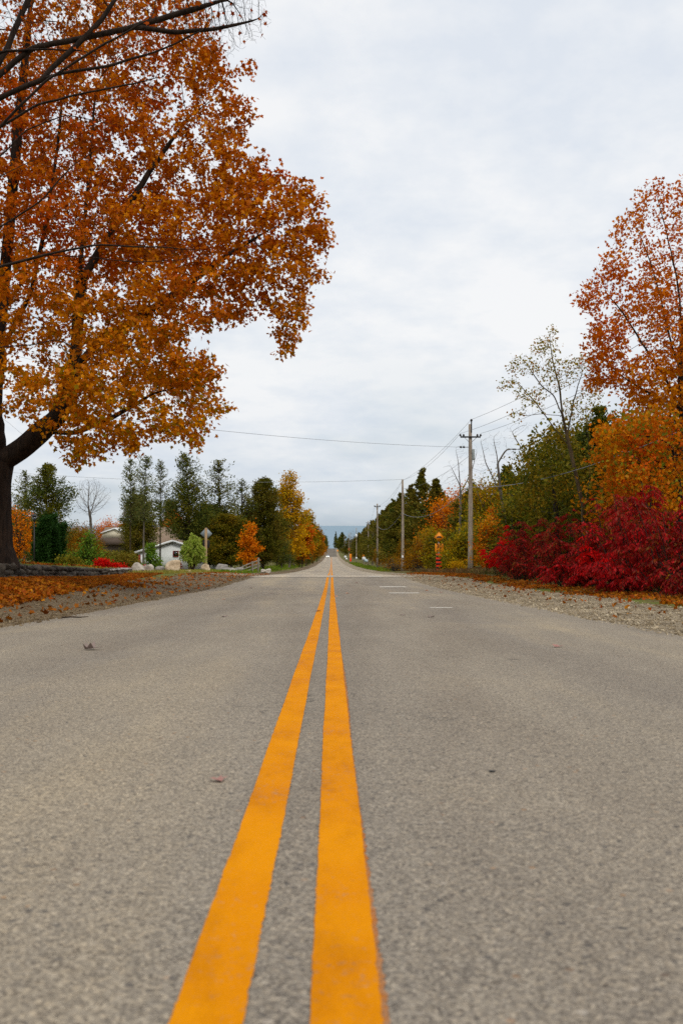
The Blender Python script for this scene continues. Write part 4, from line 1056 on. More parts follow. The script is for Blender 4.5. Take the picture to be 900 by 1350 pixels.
# background thickets that close the view between the trees
g_bt = 'brown thicket trees far behind the stone wall'
th0 = ltree('thicket_tree', 'rusty brown thicket tree behind the green shrub', 100, 125, [(0, 0, 2.2, 2.4, 2, 1.8, 3), (0, 0, 4.2, 1.8, 1.6, 1.4, 2)], 141, L['rust'], M['bark_grey'], 200, 42, .36, .15, (1.6, .1), g_bt)
for i, (px, Y, s, m_, lab) in enumerate([
    (84, 118, .95, L['rust'], 'rusty thicket tree beside the dark green cedar'), (116, 140, 1.1, L['rust'], 'twiggy brown thicket tree below the fanned bare tree'),
    (128, 150, .8, L['far_wood'], 'brown thicket tree beside the cream gable'), (146, 205, 1.75, L['orange'], 'orange thicket tree rising behind the cream gable'),
    (160, 215, 1.6, L['gold_low'], 'gold thicket tree behind the brown roof'), (12, 120, 1.3, L['rust'], 'brown thicket tree beside the maple trunk, lake side'),
    (-20, 110, 1.4, L['rust'], 'brown thicket tree hidden behind the maple trunk'), (230, 200, 1.9, L['gold_low'], 'gold thicket tree above the brown roof ridge'),
    (262, 170, 1.7, L['olive'], 'olive thicket tree behind the broad dark cedar'), (305, 165, 1.7, L['yellow_green'], 'yellow green thicket tree behind the diamond sign'),
    (330, 175, 1.8, L['olive'], 'olive thicket tree behind the small orange maple'), (60, 150, 1.5, L['far_wood'], 'brown thicket tree behind the dark green cedar'),
    (365, 215, 2.0, L['cedar_dark'], 'dark thicket tree behind the golden yellow tree'),
    (345, 150, 1.0, L['cedar_dark'], 'low dark thicket tree under the egg shaped cedar'), (372, 150, .9, L['cedar_dark'], 'low dark thicket tree under the golden yellow tree'), (388, 200, 1.1, L['olive'], 'low olive thicket tree behind the left hand pole'),
    (395, 195, .62, L['olive'], 'waist high olive thicket bush near the foot of the left hand pole'), (405, 245, .7, L['cedar_dark'], 'waist high dark thicket bush under the yellow green tree'), (409, 290, .8, L['rust'], 'waist high rust thicket bush under the orange rust tree'), (413, 365, .9, L['cedar_dark'], 'waist high dark thicket bush far along the left verge'),
    (402, 260, 1.2, L['rust'], 'low rust thicket tree under the yellow green tree'), (411, 330, 1.4, L['cedar_dark'], 'low dark thicket tree where the left verge narrows'),
    (250, 125, 1.15, L['cedar_dark'], 'low dark thicket tree between garage and sign post'), (288, 125, 1.2, L['cedar_dark'], 'low dark thicket tree behind the long grey slab boulder'), (318, 130, 1.15, L['cedar_dark'], 'low dark thicket tree behind the split rail fence')]):
    copy_tree(th0, at(px, Y), i*1.1, s, lab, g_bt, {'crown': m_})
g_br = 'thicket trees behind the right hand verge'
for i, (px, Y, s, m_, lab) in enumerate([
    (592, 112, 1.55, L['orange'], 'orange thicket tree behind the dead forked tree'), (612, 125, 1.85, L['orange'], 'pale orange thicket tree topping the cedars behind the nearest pole'),
    (640, 92, 1.15, L['olive'], 'olive thicket tree low behind the nearest utility pole'), (700, 70, 1.0, L['olive'], 'olive thicket tree behind the scarlet sumac'),
    (745, 62, 1.0, L['cedar_dark'], 'dark thicket tree behind the tall maroon sumac'), (800, 54, .95, L['olive'], 'dark olive thicket tree under the low gold maple'),
    (860, 48, .95, L['cedar_dark'], 'dark thicket tree behind the low gold maple'), (930, 43, .95, L['cedar_dark'], 'dark thicket tree at the right edge behind the sumacs'),
    (768, 57, 1.62, L['olive'], 'tall olive thicket tree behind the slender leaning tree'), (815, 52, 1.45, L['cedar_dark'], 'tall dark thicket tree behind the low gold and orange maple'),
    (850, 44, 1.35, L['gold_low'], 'tall gold thicket tree under the tall orange maple'), (905, 41, 1.5, L['gold_low'], 'tall gold thicket tree behind the tall orange maple trunk'),
    (725, 64, 1.55, L['olive'], 'round olive thicket tree behind the dense olive tree'), (648, 78, 1.35, L['yellow_green'], 'yellow green thicket tree behind the arching dead tree'),
    (590, 100, .8, L['rust'], 'rust thicket tree behind the olive and yellow shrub'), (535, 125, .75, L['rust'], 'rust thicket tree at the foot of the pointed olive cedar'),
    (655, 100, 1.5, L['rust'], 'brown thicket tree behind the arching dead tree'), (562, 108, .8, L['olive'], 'olive thicket tree behind the rust brown shrub'),
    (500, 200, .7, L['rust'], 'rust thicket tree at the foot of the third utility pole'), (690, 92, 1.7, L['olive'], 'tall olive thicket tree behind the dense olive tree')]):
    copy_tree(th0, at(px, Y), i*1.3+.4, s, lab, g_br, {'crown': m_})

# far woods on both slopes: one mass each, too far off to count
def far_wood(name, label, spots, seed):
    rg = np.random.default_rng(seed); pos = []
    for (x, y, h, r) in spots:
        n = 700
        u = rg.normal(0, 1, (n, 3)); u /= np.linalg.norm(u, axis=1, keepdims=True)
        k = rg.random((n, 1))**.35
        p = u*k*np.array([r, r, h*.5]) + np.array([x, y, gz(x, y)+h*.5])
        pos.append(p)
    pos = np.concatenate(pos)
    V, Fs = scatter(T_QUAD, pos, rg.uniform(.7, 1.5, len(pos)), None, .2, 1, rg)
    props(mesh_np(name, V, Fs, L['far_wood']), label, 'woodland', kind='stuff')
rg = np.random.default_rng(150)
far_wood('left_woodland', 'brown far off wood behind the houses', [(-rg.uniform(35, 150) if y < 300 else -rg.uniform(12, 150), y, rg.uniform(7, 11), rg.uniform(3, 5)) for y in rg.uniform(230, 800, 80)], 151)
far_wood('right_woodland', 'brown far off wood behind the cedars on the pole side', [(rg.uniform(22, 120), y, rg.uniform(7, 10), rg.uniform(3, 5)) for y in rg.uniform(110, 850, 90)], 152)

# ------------------------------------------------------------------ ground litter, gravel, grass
def drop(n, xf, yr, bias=1.0, rg=rng):
    y = yr[0] + (yr[1]-yr[0])*rg.random(n)**bias
    return xf(y, rg.random(n)), y
def on_ground(x, y, dz): return np.c_[x, y, zr(y)+side(x, y)+dz]
def stuff(name, label, cat, V, Fs, mat):
    return props(mesh_np(name, V, Fs, mat), label, cat, kind='stuff')

rg = np.random.default_rng(200)
x1, y1 = drop(26000, lambda y, u: wall_x(np.clip(y, 10, 60)) + .1 + u**1.15*(2.9 - .022*y), (9, 62), 1.4, rg)
x2, y2 = drop(6500, lambda y, u: -6.5 + rg.normal(0, .35, len(u)), (9, 40), 1.4, rg)          # second drift nearer the road
pch = np.sin(y2*1.1)+np.sin(y2*.43+1) > .1
x3, y3 = drop(2200, lambda y, u: -7.5+3.3*u**.6*u, (8, 70), 1.3, rg)
x5, y5 = drop(5200, lambda y, u: wall_x(np.clip(y, 10, 60)) - .5 - u**1.5*5, (12, 62), 1.3, rg)
X = np.concatenate([x1, x2[pch], x3, x5]); Y = np.concatenate([y1, y2[pch], y3, y5])
drift = np.sin(X*2.3+Y*.9)+np.sin(Y*1.7-X)+np.sin(X*5.1)*.6+np.sin(Y*4.3+1)*.6 + rg.normal(0, .9, len(X))
kd = (drift > -.7) | (np.arange(len(X)) < len(x1)*.55); X, Y = X[kd], Y[kd]
pos = on_ground(X, Y, .02+.035*rg.random(len(X)))
V, Fs = scatter(T_MAPLE, pos, rg.uniform(.07, .125, len(pos)), np.array([0, 0, .0]), 1.1, 1, rg)
stuff('maple_leaf_litter', 'orange brown fallen leaves drifted below the stone wall', 'fallen leaves', V, Fs, L['litter'])
xr_, yr_ = drop(6500, lambda y, u: 6.35 + .25*np.sin(y*.7) + .2*np.sin(y*1.9) + (u**1.2)*1.35, (11, 85), 1.4, rg)
x4, y4 = drop(500, lambda y, u: 3.8+3*u**.5, (9, 70), 1.0, rg)
X = np.concatenate([xr_, x4]); Y = np.concatenate([yr_, y4])
pos = on_ground(X, Y, .02+.03*rg.random(len(X)))
V, Fs = scatter(T_MAPLE, pos, rg.uniform(.06, .11, len(pos)), np.array([0, 0, .0]), 1.1, 1, rg)
stuff('verge_leaf_litter', 'strip of orange fallen leaves between gravel and red sumacs', 'fallen leaves', V, Fs, L['litter'])

def pebbles(name, label, xs, ys, smin, smax, mat, seed):
    rg = np.random.default_rng(seed); n = len(xs)
    o = np.array([[1, 0, 0], [0, 1, 0], [-1, 0, 0], [0, -1, 0], [0, 0, .7], [0, 0, -.7]], float)
    f = np.array([[0, 1, 4], [1, 2, 4], [2, 3, 4], [3, 0, 4], [1, 0, 5], [2, 1, 5], [3, 2, 5], [0, 3, 5]])
    pos = on_ground(xs, ys, .008)
    V, Fs = scatter((o, [f]), pos, rg.uniform(smin, smax, n)*(.45+.9*rg.random(n)**2.2 + 1.3*(rg.random(n) < .03)), None, .8, 1, rg)
    V += rg.normal(0, smin*.18, V.shape)
    stuff(name, label, 'gravel', V, Fs, mat)
xa, ya = drop(19000, lambda y, u: RR - .12 + rg.random(len(u))**1.1*2.7, (8, 55), 1.5, rg)
pebbles('pale_gravel', 'loose pale stones along the pole side edge of the asphalt', xa, ya, .009, .026, M['stone_l'], 201)
xa, ya = drop(12000, lambda y, u: RL + .12 - rg.random(len(u))**1.1*3.0, (8, 55), 1.5, rg)
pebbles('brown_gravel', 'loose brown stones along the maple side edge of the asphalt', xa, ya, .010, .026, M['stone_b'], 202)

def blades(name, label, cat, xs, ys, h, w, mat, seed, lean=.35):
    rg = np.random.default_rng(seed); n = len(xs)
    t = (np.array([[-.5, 0, 0], [.5, 0, 0], [.12, .75, .1], [-.06, 1, .3]]) * np.array([w, 1, 1]), [np.array([[0, 1, 2, 3]])])
    pos = on_ground(xs, ys, -.01)
    V, Fs = scatter(t, pos, h*rg.uniform(.45, 1.3, n), np.array([0, 0, 1/lean]), 0, 1, rg)
    stuff(name, label, cat, V, Fs, mat)
xa, ya = drop(16000, lambda y, u: -6.2 - rg.random(len(u))*7, (72, 260), 1.5, rg)
blades('left_grass', 'green mown verge under the yellow tree and garage side trees', 'grass', xa, ya, .22, .16, L['grass'], 211)
xa, ya = drop(9000, lambda y, u: 5.7 + rg.random(len(u))*2.6, (118, 330), 1.4, rg)
blades('right_grass', 'green grass patch at the foot of the third utility pole', 'grass', xa, ya, .26, .16, L['grass'], 212)
xa, ya = drop(6000, lambda y, u: 7.6 + rg.random(len(u))*2.6, (52, 150), 1.1, rg)
blades('dry_weeds', 'brown dry weeds under the shrubs along the pole side verge', 'weeds', xa, ya, .34, .03, L['dry_grass'], 213)
xa, ya = drop(4500, lambda y, u: 7.7 + rg.random(len(u))**.7*2.5, (22, 60), 1.1, rg)
blades('undergrowth', 'dull green grass and weeds at the feet of the sumacs', 'weeds', xa, ya, .22, .03, leaf_mat('undergrowth_blades', ['#4a5220', '#5e5a26', '#3c4420', '#75643a']), 216)
xa, ya = drop(5000, lambda y, u: -8.2 - rg.random(len(u))*4.5, (50, 74), 1, rg)
blades('yellowed_grass', 'short yellowed grass around the boulders and the wooden sign post', 'grass', xa, ya, .2, .10, leaf_mat('yellowed_blades', ['#8c8a3a', '#a8984a', '#6f7a30', '#b0a050']), 214)
xa, ya = drop(7000, lambda y, u: wall_x(np.clip(y, 10, 60)) - .6 - rg.random(len(u))*9, (14, 70), 1, rg)
blades('garden_grass', 'dull green lawn showing between leaves behind the stone wall', 'grass', xa, ya, .16, .10, L['grass'], 215)

# single leaves on the asphalt
def curled_leaf(label, px, py, size, mat, seed, curl=.5):
    rg = np.random.default_rng(seed)
    Y = road_y(py); x = (px-VX)*Y/F
    V, Fs = tri_leaf_maple()
    V = V*size
    V[:, 2] = np.abs(V[:, 0])*curl + (V[:, 1]/size)**2*size*curl*.6 + rg.random(len(V))*size*.10
    o = mesh_np('fallen_leaf', np.vstack([V]), Fs, mat)
    zs = V[:, 2].min()
    o.location = (x, Y, float(zr(Y)) + .016 - zs); o.rotation_euler = (math.atan(-.045), 0, rg.uniform(0, 6.28))
    props(o, label, 'leaf', 'single leaves lying on the asphalt')
curled_leaf('curled brown leaf on the maple side lane, biggest one lying alone there', 122, 858, .16, M['leaf_brown'], 1, .9)
curled_leaf('rusty maple leaf beside the left yellow line, nearest to the camera', 289, 1033, .060, M['leaf_rust'], 2, .45)
curled_leaf('flat rusty leaf far over on the gravel edge side of the right lane', 735, 855, .11, M['leaf_rust'], 3, .3)
curled_leaf('brown leaf lying on the left yellow line', 419, 807, .12, M['leaf_brown'], 4, .7)
curled_leaf('orange leaf on the right yellow line', 442, 787, .12, M['leaf_orange'], 5, .6)
curled_leaf('dark thin leaf in the middle of the left lane', 296, 814, .13, M['leaf_brown'], 6, .35)
curled_leaf('small orange leaf by the left lane edge, ahead of the dark thin leaf', 295, 791, .10, M['leaf_orange'], 7, .4)
curled_leaf('brown leaf lying in the left lane close to the patch', 331, 776, .14, M['leaf_brown'], 8, .5)
curled_leaf('brown leaf in the left lane between the yellow lines and the dark thin leaf', 358, 783, .13, M['leaf_brown'], 9, .5)
curled_leaf('orange leaf just right of the yellow lines', 458, 783, .13, M['leaf_orange'], 10, .5)
curled_leaf('brown leaf just short of the widest white bar', 568, 815, .13, M['leaf_brown'], 11, .35)
curled_leaf('rust leaf between the white bars and the gravel', 581, 782, .14, M['leaf_rust'], 12, .6)
curled_leaf('orange leaf past the end of the middle white bar', 562, 779.5, .13, M['leaf_orange'], 13, .6)
curled_leaf('small rust leaf in the right lane beyond the yellow lines leaf', 470, 769, .15, M['leaf_rust'], 14, .6)
curled_leaf('faint brown leaf ahead of the narrow end of the white bars', 530, 812, .10, M['leaf_brown'], 15, .3)
tw = MB().tube(np.array([[0, 0, .02], [.12, .02, .03], [.25, 0, .025], [.36, .05, .03]]), [.012, .011, .009, .005], 5).tube(np.array([[.2, .01, .03], [.28, -.06, .035]]), [.006, .003], 4).build('broken_twig', M['bark_brown'])
Yt = 13.9; tw.location = (-3.75, Yt, float(zr(Yt))+.012); props(tw, 'short broken twig lying on the asphalt edge below the maple', 'twig')
Yd = road_y(1022); dk = MB()
a = np.linspace(0, 2*PI, 11)[:-1]; dk.prism(np.c_[np.cos(a)*.011*(1+.2*np.sin(a*3)), np.sin(a)*.007], -.0, .004)
ds = dk.build('dark_pebble', M['black_sign']); ds.rotation_euler = (-PI/2, 0, 0); ds.location = ((648-VX)*Yd/F, Yd, float(zr(Yd))+.017)
props(ds, 'flat dark pebble stuck in the right lane', 'pebble')

# ------------------------------------------------------------------ rocks and stone wall
def rock_arrays(rg, sx, sy, sz, sub=3, cuts=9, rough=.05):
    import bmesh
    bm = bmesh.new(); bmesh.ops.create_icosphere(bm, subdivisions=sub, radius=1)
    bm.verts.index_update()
    V = np.array([v.co[:] for v in bm.verts]); Fc = np.array([[v.index for v in f.verts] for f in bm.faces]); bm.free()
    for i in range(cuts):
        n = rg.normal(0, 1, 3); n /= np.linalg.norm(n); d = rg.uniform(.55, .85)
        k = V @ n - d; V = V - np.maximum(k, 0)[:, None]*n
    ph = rg.uniform(0, 6, 3)
    V = V*(1 + rough*(np.sin(V[:, :1]*5+ph[0])+np.sin(V[:, 1:2]*6+ph[1])+np.sin(V[:, 2:]*7+ph[2]))) + rg.normal(0, rough*.25, V.shape)
    return V*np.array([sx, sy, sz]), Fc
def boulder(label, px, Y, w, h, mat, seed, dx=0):
    rg = np.random.default_rng(seed)
    V, Fc = rock_arrays(rg, w/2*1.12, w/2*.85, h*.72)
    V[:, 2] -= V[:, 2].min() + h*.18
    s = h/(V[:, 2].max()); V[:, 2] *= s
    V = V @ np.array(Euler((0, 0, rg.uniform(-.4, .4))).to_matrix()).T
    o = mesh_np('boulder', V, [Fc], mat, None, False)
    o.location = at(px, Y); props(o, label, 'boulder', 'boulders along the side road')
boulder('pale grey rounded boulder at the end of the stone wall', 182, 57, 1.05, .62, M['rock_pale'], 301)
boulder('small white grey boulder touching the pale rounded one', 196, 58.5, .62, .52, M['rock_pale'], 302)
boulder('flat dark grey slab boulder between the pale ones and the tan one', 211, 60, .75, .42, M['rock_grey'], 303)
boulder('tall tan pointed boulder in front of the garage', 229, 59.5, 1.05, .78, M['rock_tan'], 304)
boulder('low tan stone in the grass below the willow shrub', 250, 61, .42, .16, M['rock_tan'], 305)
boulder('mossy tan boulder at the foot of the wooden sign post', 272, 72, .72, .62, M['rock_tan'], 306)
boulder('grey block boulder stacked behind the sign post', 292, 85, 1.05, .7, M['rock_grey'], 307)
boulder('long low grey slab boulder right of the sign post', 302, 82, 1.2, .38, M['rock_grey'], 308)
boulder('grey flat boulder next to the split rail fence', 316, 84, .9, .42, M['rock_grey'], 309)
boulder('pale boulder right of the split rail fence, lower one', 347, 84, .5, .36, M['rock_pale'], 310)
boulder('pale boulder right of the split rail fence, upper one', 353.5, 86, .48, .42, M['rock_pale'], 311)
boulder('mossy dark boulder set by the foot of the huge maple trunk', -4, 26.2, .7, .5, M['rock_wall'], 312)
# dry stone wall
rg = np.random.default_rng(320); wl = MB()
wall = thing('stone_wall', 'low mossy dry stone wall capped with fallen leaves below the huge maple', 'wall', (0, 0, 0))
for course in range(3):
    y = 11.0 + rg.random()*.3
    while y < 53:
        ln = rg.uniform(.28, .62)
        h = rg.uniform(.15, .22)
        V, Fc = rock_arrays(rg, .20, ln*.56, h*.62, 2, 8, .04)
        x = float(wall_x(y)) + rg.normal(0, .035) - .05*course
        zb = float(zr(y) + .40*(1 - sstep(25, 48, y)*.62)) - .02
        tops = 1 - float(sstep(34, 52, y))*.35
        V = V @ np.array(Euler((rg.normal(0, .1), rg.normal(0, .1), .08+rg.normal(0, .1))).to_matrix()).T
        wl.add(V + np.array([x, y, zb + (.07+course*.14)*tops]), [Fc])
        y += ln*.98
wl.build('stones', M['rock_wall'], wall)
cp = MB()
for y in np.arange(45.2, 53, 1.05):
    V, Fc = rock_arrays(rg, .26, .56, .075, 2, 6, .03)
    cp.add(V+np.array([float(wall_x(y))-.1, y, float(zr(y))+.40*(1-float(sstep(25, 48, y))*.62)+.26]), [Fc])
cp.build('cap_stones', M['rock_grey'], wall)

# ------------------------------------------------------------------ poles, wires
g_p = 'utility poles along the road'
poles = {}
def pole(key, label, x, Y, top, arm=0, extras=(), r=.15, mat='pole', base_dz=0):
    z = gz(x, Y)+base_dz
    h = (EYE + (VY-top)*Y/F) - z
    root = thing('utility_pole', label, 'utility pole', (x, Y, z), 0, g_p)
    s = np.linspace(0, 1, 8)
    MB().tube(np.c_[0*s + .02*np.sin(s*3), 0*s, -.3 + s*(h+.3)], r*(1-.38*s), 12).build('shaft', M[mat], root, True)
    if arm:
        az = h - .85 if arm > 1 else h-.5
        hw = .62*arm if arm < 1.2 else .66
        MB().box((0, -.16, az), (hw*2, .09, .10), bev=.01).build('crossarm', M['dark_metal'], root)
        MB().tube([(-hw*.62, -.17, az-.02), (-.08, -.14, az-.33)], .018, 5).tube([(hw*.62, -.17, az-.02), (.08, -.14, az-.33)], .018, 5).build('brace', M['metal'], root)
        for q in (-1, -.68, .68, 1):
            MB().tube([(q*hw, -.16, az+.04), (q*hw, -.16, az+.09), (q*hw, -.16, az+.15), (q*hw, -.16, az+.2)], [.03, .075, .06, .03], 8).build('insulator', M['insulator'], root, True)
    if 'top_pin' in extras:
        MB().box((.07, -.1, h-.18), (.08, .06, .75), bev=.01).build('top_bracket', M['dark_metal'], root)
        MB().tube([(.07, -.1, h+.17), (.07, -.1, h+.25), (.07, -.1, h+.33)], [.05, .09, .05], 8).build('insulator', M['insulator'], root, True)
    if 'box' in extras:
        MB().box((.19, -.02, h-2.0), (.18, .22, .72), bev=.03).build('cutout_box', M['grey_box'], root)
    if 'sidearm' in extras:
        MB().tube([(-.1, 0, h-1.5), (-.68, 0, h-1.5)], .025, 6).build('side_bracket', M['metal'], root)
        MB().tube([(-.35, 0, h-1.5), (-.48, 0, h-1.5)], .06, 8).build('insulator', M['insulator'], root, True)
        MB().tube([(-.55, 0, h-1.5), (-.68, 0, h-1.5)], .06, 8).build('insulator', M['insulator'], root, True)
    if 'lamp' in extras:
        MB().tube([(0, -.2, h-3.2), (0, -.2, h-2.4), (0, -.2, h-2.2), (0, -.2, h-2.1)], [.33, .36, .28, .05], 12).build('transformer', M['white_sign'], root, True)
    if 'tag' in extras:
        MB().box((0, -r-.02, 1.55), (.2, .02, .35)).build('number_plate', M['white_sign'], root)
    if 'notice' in extras:
        MB().box((0, -r-.03, 1.5), (.62, .02, .62)).build('notice_board', M['white_sign'], root)
    if 'ring' in extras:
        MB().tube([(0, 0, h*.55), (0, 0, h*.55+.12)], r*.9, 12).build('metal_band', M['dark_metal'], root)
    poles[key] = (x, Y, z, h)
    return root
pole(0, 'utility pole out of frame beside the sumacs, carrying the near wires', 12.0, 30, 366, 1.3)
pole(1, 'tallest utility pole with dark crossarm, beside the scarlet sumac', 9.05, 65, 559, 1.3, ('top_pin', 'box', 'sidearm'), .175)
pole(2, 'plain utility pole without crossarm, between bump sign and third pole', 7.65, 107.5, 632, 0, ('tag',), .17)
pole(3, 'utility pole with small crossarm at the edge of the green grass patch', 7.6, 166, 664, .8, (), .17)
pole(4, 'utility pole rising out of the cedars behind the mailboxes', 9.3, 253, 687, .8, ('ring',), .17)
pole(5, 'utility pole carrying a white transformer and a white notice board', 8.3, 335, 696, 0, ('lamp', 'notice'), .17)
pole(6, 'utility pole beside the far orange sign', 8.5, 495, 703, 0, (), .18)
pole(7, 'short utility pole just beyond the far orange sign, near the cedars', 10.6, 560, 702, 0, (), .2)
pole(8, 'small utility pole on the dark rise with pale band', 9.3, 720, 706, 0, ('ring',), .2)
pole(9, 'farthest small utility pole at the top of the rise', 8.2, 840, 711, 0, (), .2)
pole(10, 'lone dark utility pole in front of the yellow tree', -8.6, 226, 687, 0, (), .17)
pole(11, 'utility pole out of frame left, hidden by the huge maple', -17.5, 42, 515, 0)
pole(12, 'utility pole far out of frame left, carrying the lower crossing wire', -46, 107, 610, 0)

def wire(label, a, b, sag, r=.010):
    s = np.linspace(0, 1, 40)[:, None]
    a, b = np.array(a, float), np.array(b, float)
    pts = a + (b-a)*s; pts[:, 2] -= (sag*4*s*(1-s))[:, 0]
    o = MB().tube(pts-a, r, 5).build('power_line', M['wire'])
    o.location = a
    props(o, label, 'power line', 'wires strung between the poles')
def top(k, dx=0, dz=0, dy=0):
    x, y, z, h = poles[k]; return (x+dx, y+dy, z+h+dz)
wire('topmost wire running from the crossarm pole out past the camera', top(0, 0, .1), top(1, .07, .3, -.1), .35)
wire('upper wire from the crossarm out past the camera, pole side', top(0, .5, -.6), top(1, .66, -.62, -.16), .45)
wire('wire from the crossarm on the road side out past the camera', top(0, -.5, -.6), top(1, -.66, -.62, -.16), .45)
wire('upper wire from the crossarm pole to the plain second pole', top(1, -.66, -.62, -.16), top(2, 0, -.05), .55)
wire('top wire from the crossarm pole to the plain second pole', top(1, .07, .3, -.1), top(2, .05, -.1), .4)
wire('lower wire from the crossarm pole to the plain second pole', top(1, -.1, -2.1), top(2, .05, -1.0), .5)
wire('upper wire from the plain second pole to the third pole', top(2, 0, -.05), top(3, -.4, -.35), .8)
wire('second wire from the plain second pole to the third pole', top(2, 0, -.1), top(3, .4, -.35), .9)
wire('thick sagging telephone cable from the out of frame pole to the crossarm pole', top(0, -.1, -4.0), top(1, -.15, -4.1), .7, .017)
wire('thick sagging telephone cable from the crossarm pole to the plain second pole', top(1, -.15, -4.1), top(2, -.1, -3.6), 1.1, .017)
wire('thick sagging telephone cable from the plain second pole to the third pole', top(2, -.1, -3.6), top(3, -.1, -3.6), 1.2, .017)
wire('thick sagging telephone cable from the third pole to the mailbox pole', top(3, -.1, -3.6), top(4, -.1, -3.6), 1.5, .017)
wire('upper wire from the third pole towards the mailbox pole', top(3, -.4, -.35), top(4, -.4, -.35), 1.4)
wire('upper wire crossing the road from the crossarm pole to the huge maple', top(11), top(1, -.68, -1.5), .45, .010)
wire('lower wire crossing the road from the plain second pole', top(12), top(2), 1.0, .014)

# ------------------------------------------------------------------ signs
def text_arrays(s, size, name):
    cu = bpy.data.curves.new(name, 'FONT'); cu.body = s; cu.size = size; cu.align_x = 'CENTER'; cu.align_y = 'CENTER'; cu.extrude = .004; cu.offset = .012*size
    o = bpy.data.objects.new(name, cu); COL.objects.link(o)
    dg = bpy.context.evaluated_depsgraph_get()
    me = bpy.data.meshes.new_from_object(o.evaluated_get(dg))
    bpy.data.objects.remove(o); return me
def lettering(s, size, loc, parent, mat):
    me = text_arrays(s, size, 'lettering'); me.materials.clear(); me.materials.append(mat)
    o = bpy.data.objects.new('lettering', me); COL.objects.link(o); o.parent = parent
    o.location = loc; o.rotation_euler = (PI/2, 0, 0); return o

bx, by, bz = at(578.5, 80)
bs = thing('bump_sign', 'orange construction bump sign over a 30 tab and a black and orange striped board', 'road sign', (bx, by, bz), .04)
zt = lambda py: EYE + (VY-py)*by/F - bz
zb0, zc = zt(768), zt(708)
MB().box((-.02, .05, (zt(706)-.2)/2), (.09, .09, zt(706)+.2), bev=.01).build('post', M['metal'], bs)
dd = .43
dp = MB().prism([(0, zc+dd), (dd, zc), (0, zc-dd), (-dd, zc)], -.012, .012).build('diamond_panel', M['orange_sign'], bs)
a = np.linspace(0, PI, 13)
MB().prism([(-.26, zc-.07)] + [(-.21*math.cos(t_), zc-.05+.13*math.sin(t_)) for t_ in a] + [(.26, zc-.07)], -.020, -.014).build('bump_symbol', M['black_sign'], dp)
d2 = dd-.012; d3 = dd-.026
bd = MB()
for p, q in (((0, 1), (1, 0)), ((1, 0), (0, -1)), ((0, -1), (-1, 0)), ((-1, 0), (0, 1))):
    bd.prism([(p[0]*d2, zc+p[1]*d2), (q[0]*d2, zc+q[1]*d2), (q[0]*d3, zc+q[1]*d3), (p[0]*d3, zc+p[1]*d3)], -.018, -.014)
bd.build('border', M['black_sign'], dp)
ht = (zt(716.8)-zt(727.2)); ct = (zt(716.8)+zt(727.2))/2
tp = MB().box((.0, -.004, ct), (.66, .02, ht), bev=.004).build('speed_tab', M['orange_sign'], bs)
lettering('30', .50, (0, -.020, ct+.10), tp, M['black_sign'])
lettering('km/h', .20, (0, -.020, ct-.22), tp, M['black_sign'])
h0, h1 = zt(752), zt(730)
sp_ = MB().box((-.02, -.006, (h0+h1)/2), (.46, .02, h1-h0), bev=.004).build('striped_board', M['red_sign'], bs)
st_ = MB(); u = (h1-h0)/9
for i in (1, 3, 5, 7): st_.box((-.02, -.0205, h0+u*(i+.5)), (.456, .008, u*.98))
st_.build('black_stripes', M['black_sign'], sp_)

# diamond sign seen from behind on a timber post
dx_, dy_, dz_ = at(272, 76)
ws = thing('diamond_sign', 'back of a diamond road sign on a pale wooden post by the side road', 'road sign', (dx_, dy_, dz_), -.05)
zt = lambda py: EYE + (VY-py)*dy_/F - dz_
MB().box((0, 0, (zt(696)-.2)/2), (.17, .16, zt(696)+.2), bev=.015).build('post', M['pole_pale'], ws)
c = zt(703.5); MB().prism([(0, c+.46), (.46, c), (0, c-.46), (-.46, c)], .10, .115).build('diamond_panel', M['alu'], ws)
MB().box((.0, .11, zt(717)), (.52, .02, .56), bev=.004).build('lower_panel', M['dark_metal'], ws)

# lantern post
lx_, ly_, lz_ = at(47, 56)
lp = thing('lantern_post', 'slim black garden lantern post against the orange tree', 'lamp post', (lx_, ly_, lz_))
hl = EYE + (VY-677)*56/F - lz_
MB().tube([(0, 0, -.1), (0, 0, hl-.5)], [.045, .03], 8).build('post', M['dark_metal'], lp)
MB().tube([(0, 0, hl-.5), (0, 0, hl-.42), (0, 0, hl-.15)], [.04, .07, .13], 6).build('lantern_glass', M['window_glass'], lp)
MB().tube([(0, 0, hl-.15), (0, 0, hl-.12), (0, 0, hl)], [.17, .15, .02], 6).build('lantern_cap', M['dark_metal'], lp)

# mailboxes and small far signs
def mailbox(label, px, Y, mat, h=1.1, s=1.0):
    r = thing('mailbox', label, 'mailbox', at(px, Y), 0, 'mailboxes by the verge')
    MB().box((0, 0, h/2-.1), (.12, .12, h+.2), bev=.01).build('post', M['pole'], r)
    a = np.linspace(0, PI, 9)
    MB().prism([(-.26*s, h), (.26*s, h)] + [(.26*s*math.cos(t_), h+.28*s+.2*s*math.sin(t_)) for t_ in a], -.5, .25).build('box_body', mat, r)
    MB().box((.27*s, -.1, h+.3), (.02, .08, .2)).build('flag', M['red_sign'], r)
    return r
mailbox('white mailbox under the small yellow sign', 479.5, 238, M['white_sign'], 1.3, 1.7)
mailbox('pale blue grey mailbox nearest to the grass patch', 482.3, 232, simple_mat('pale_blue_paint', '#b9cdd6', .5), .9, 1.6)
mailbox('white mailbox in front of the far cedars', 455, 430, M['white_sign'], 1.2, 2.0)
mailbox('small white mailbox beyond the far orange sign', 456.5, 415, M['white_sign'], .6, 1.5)
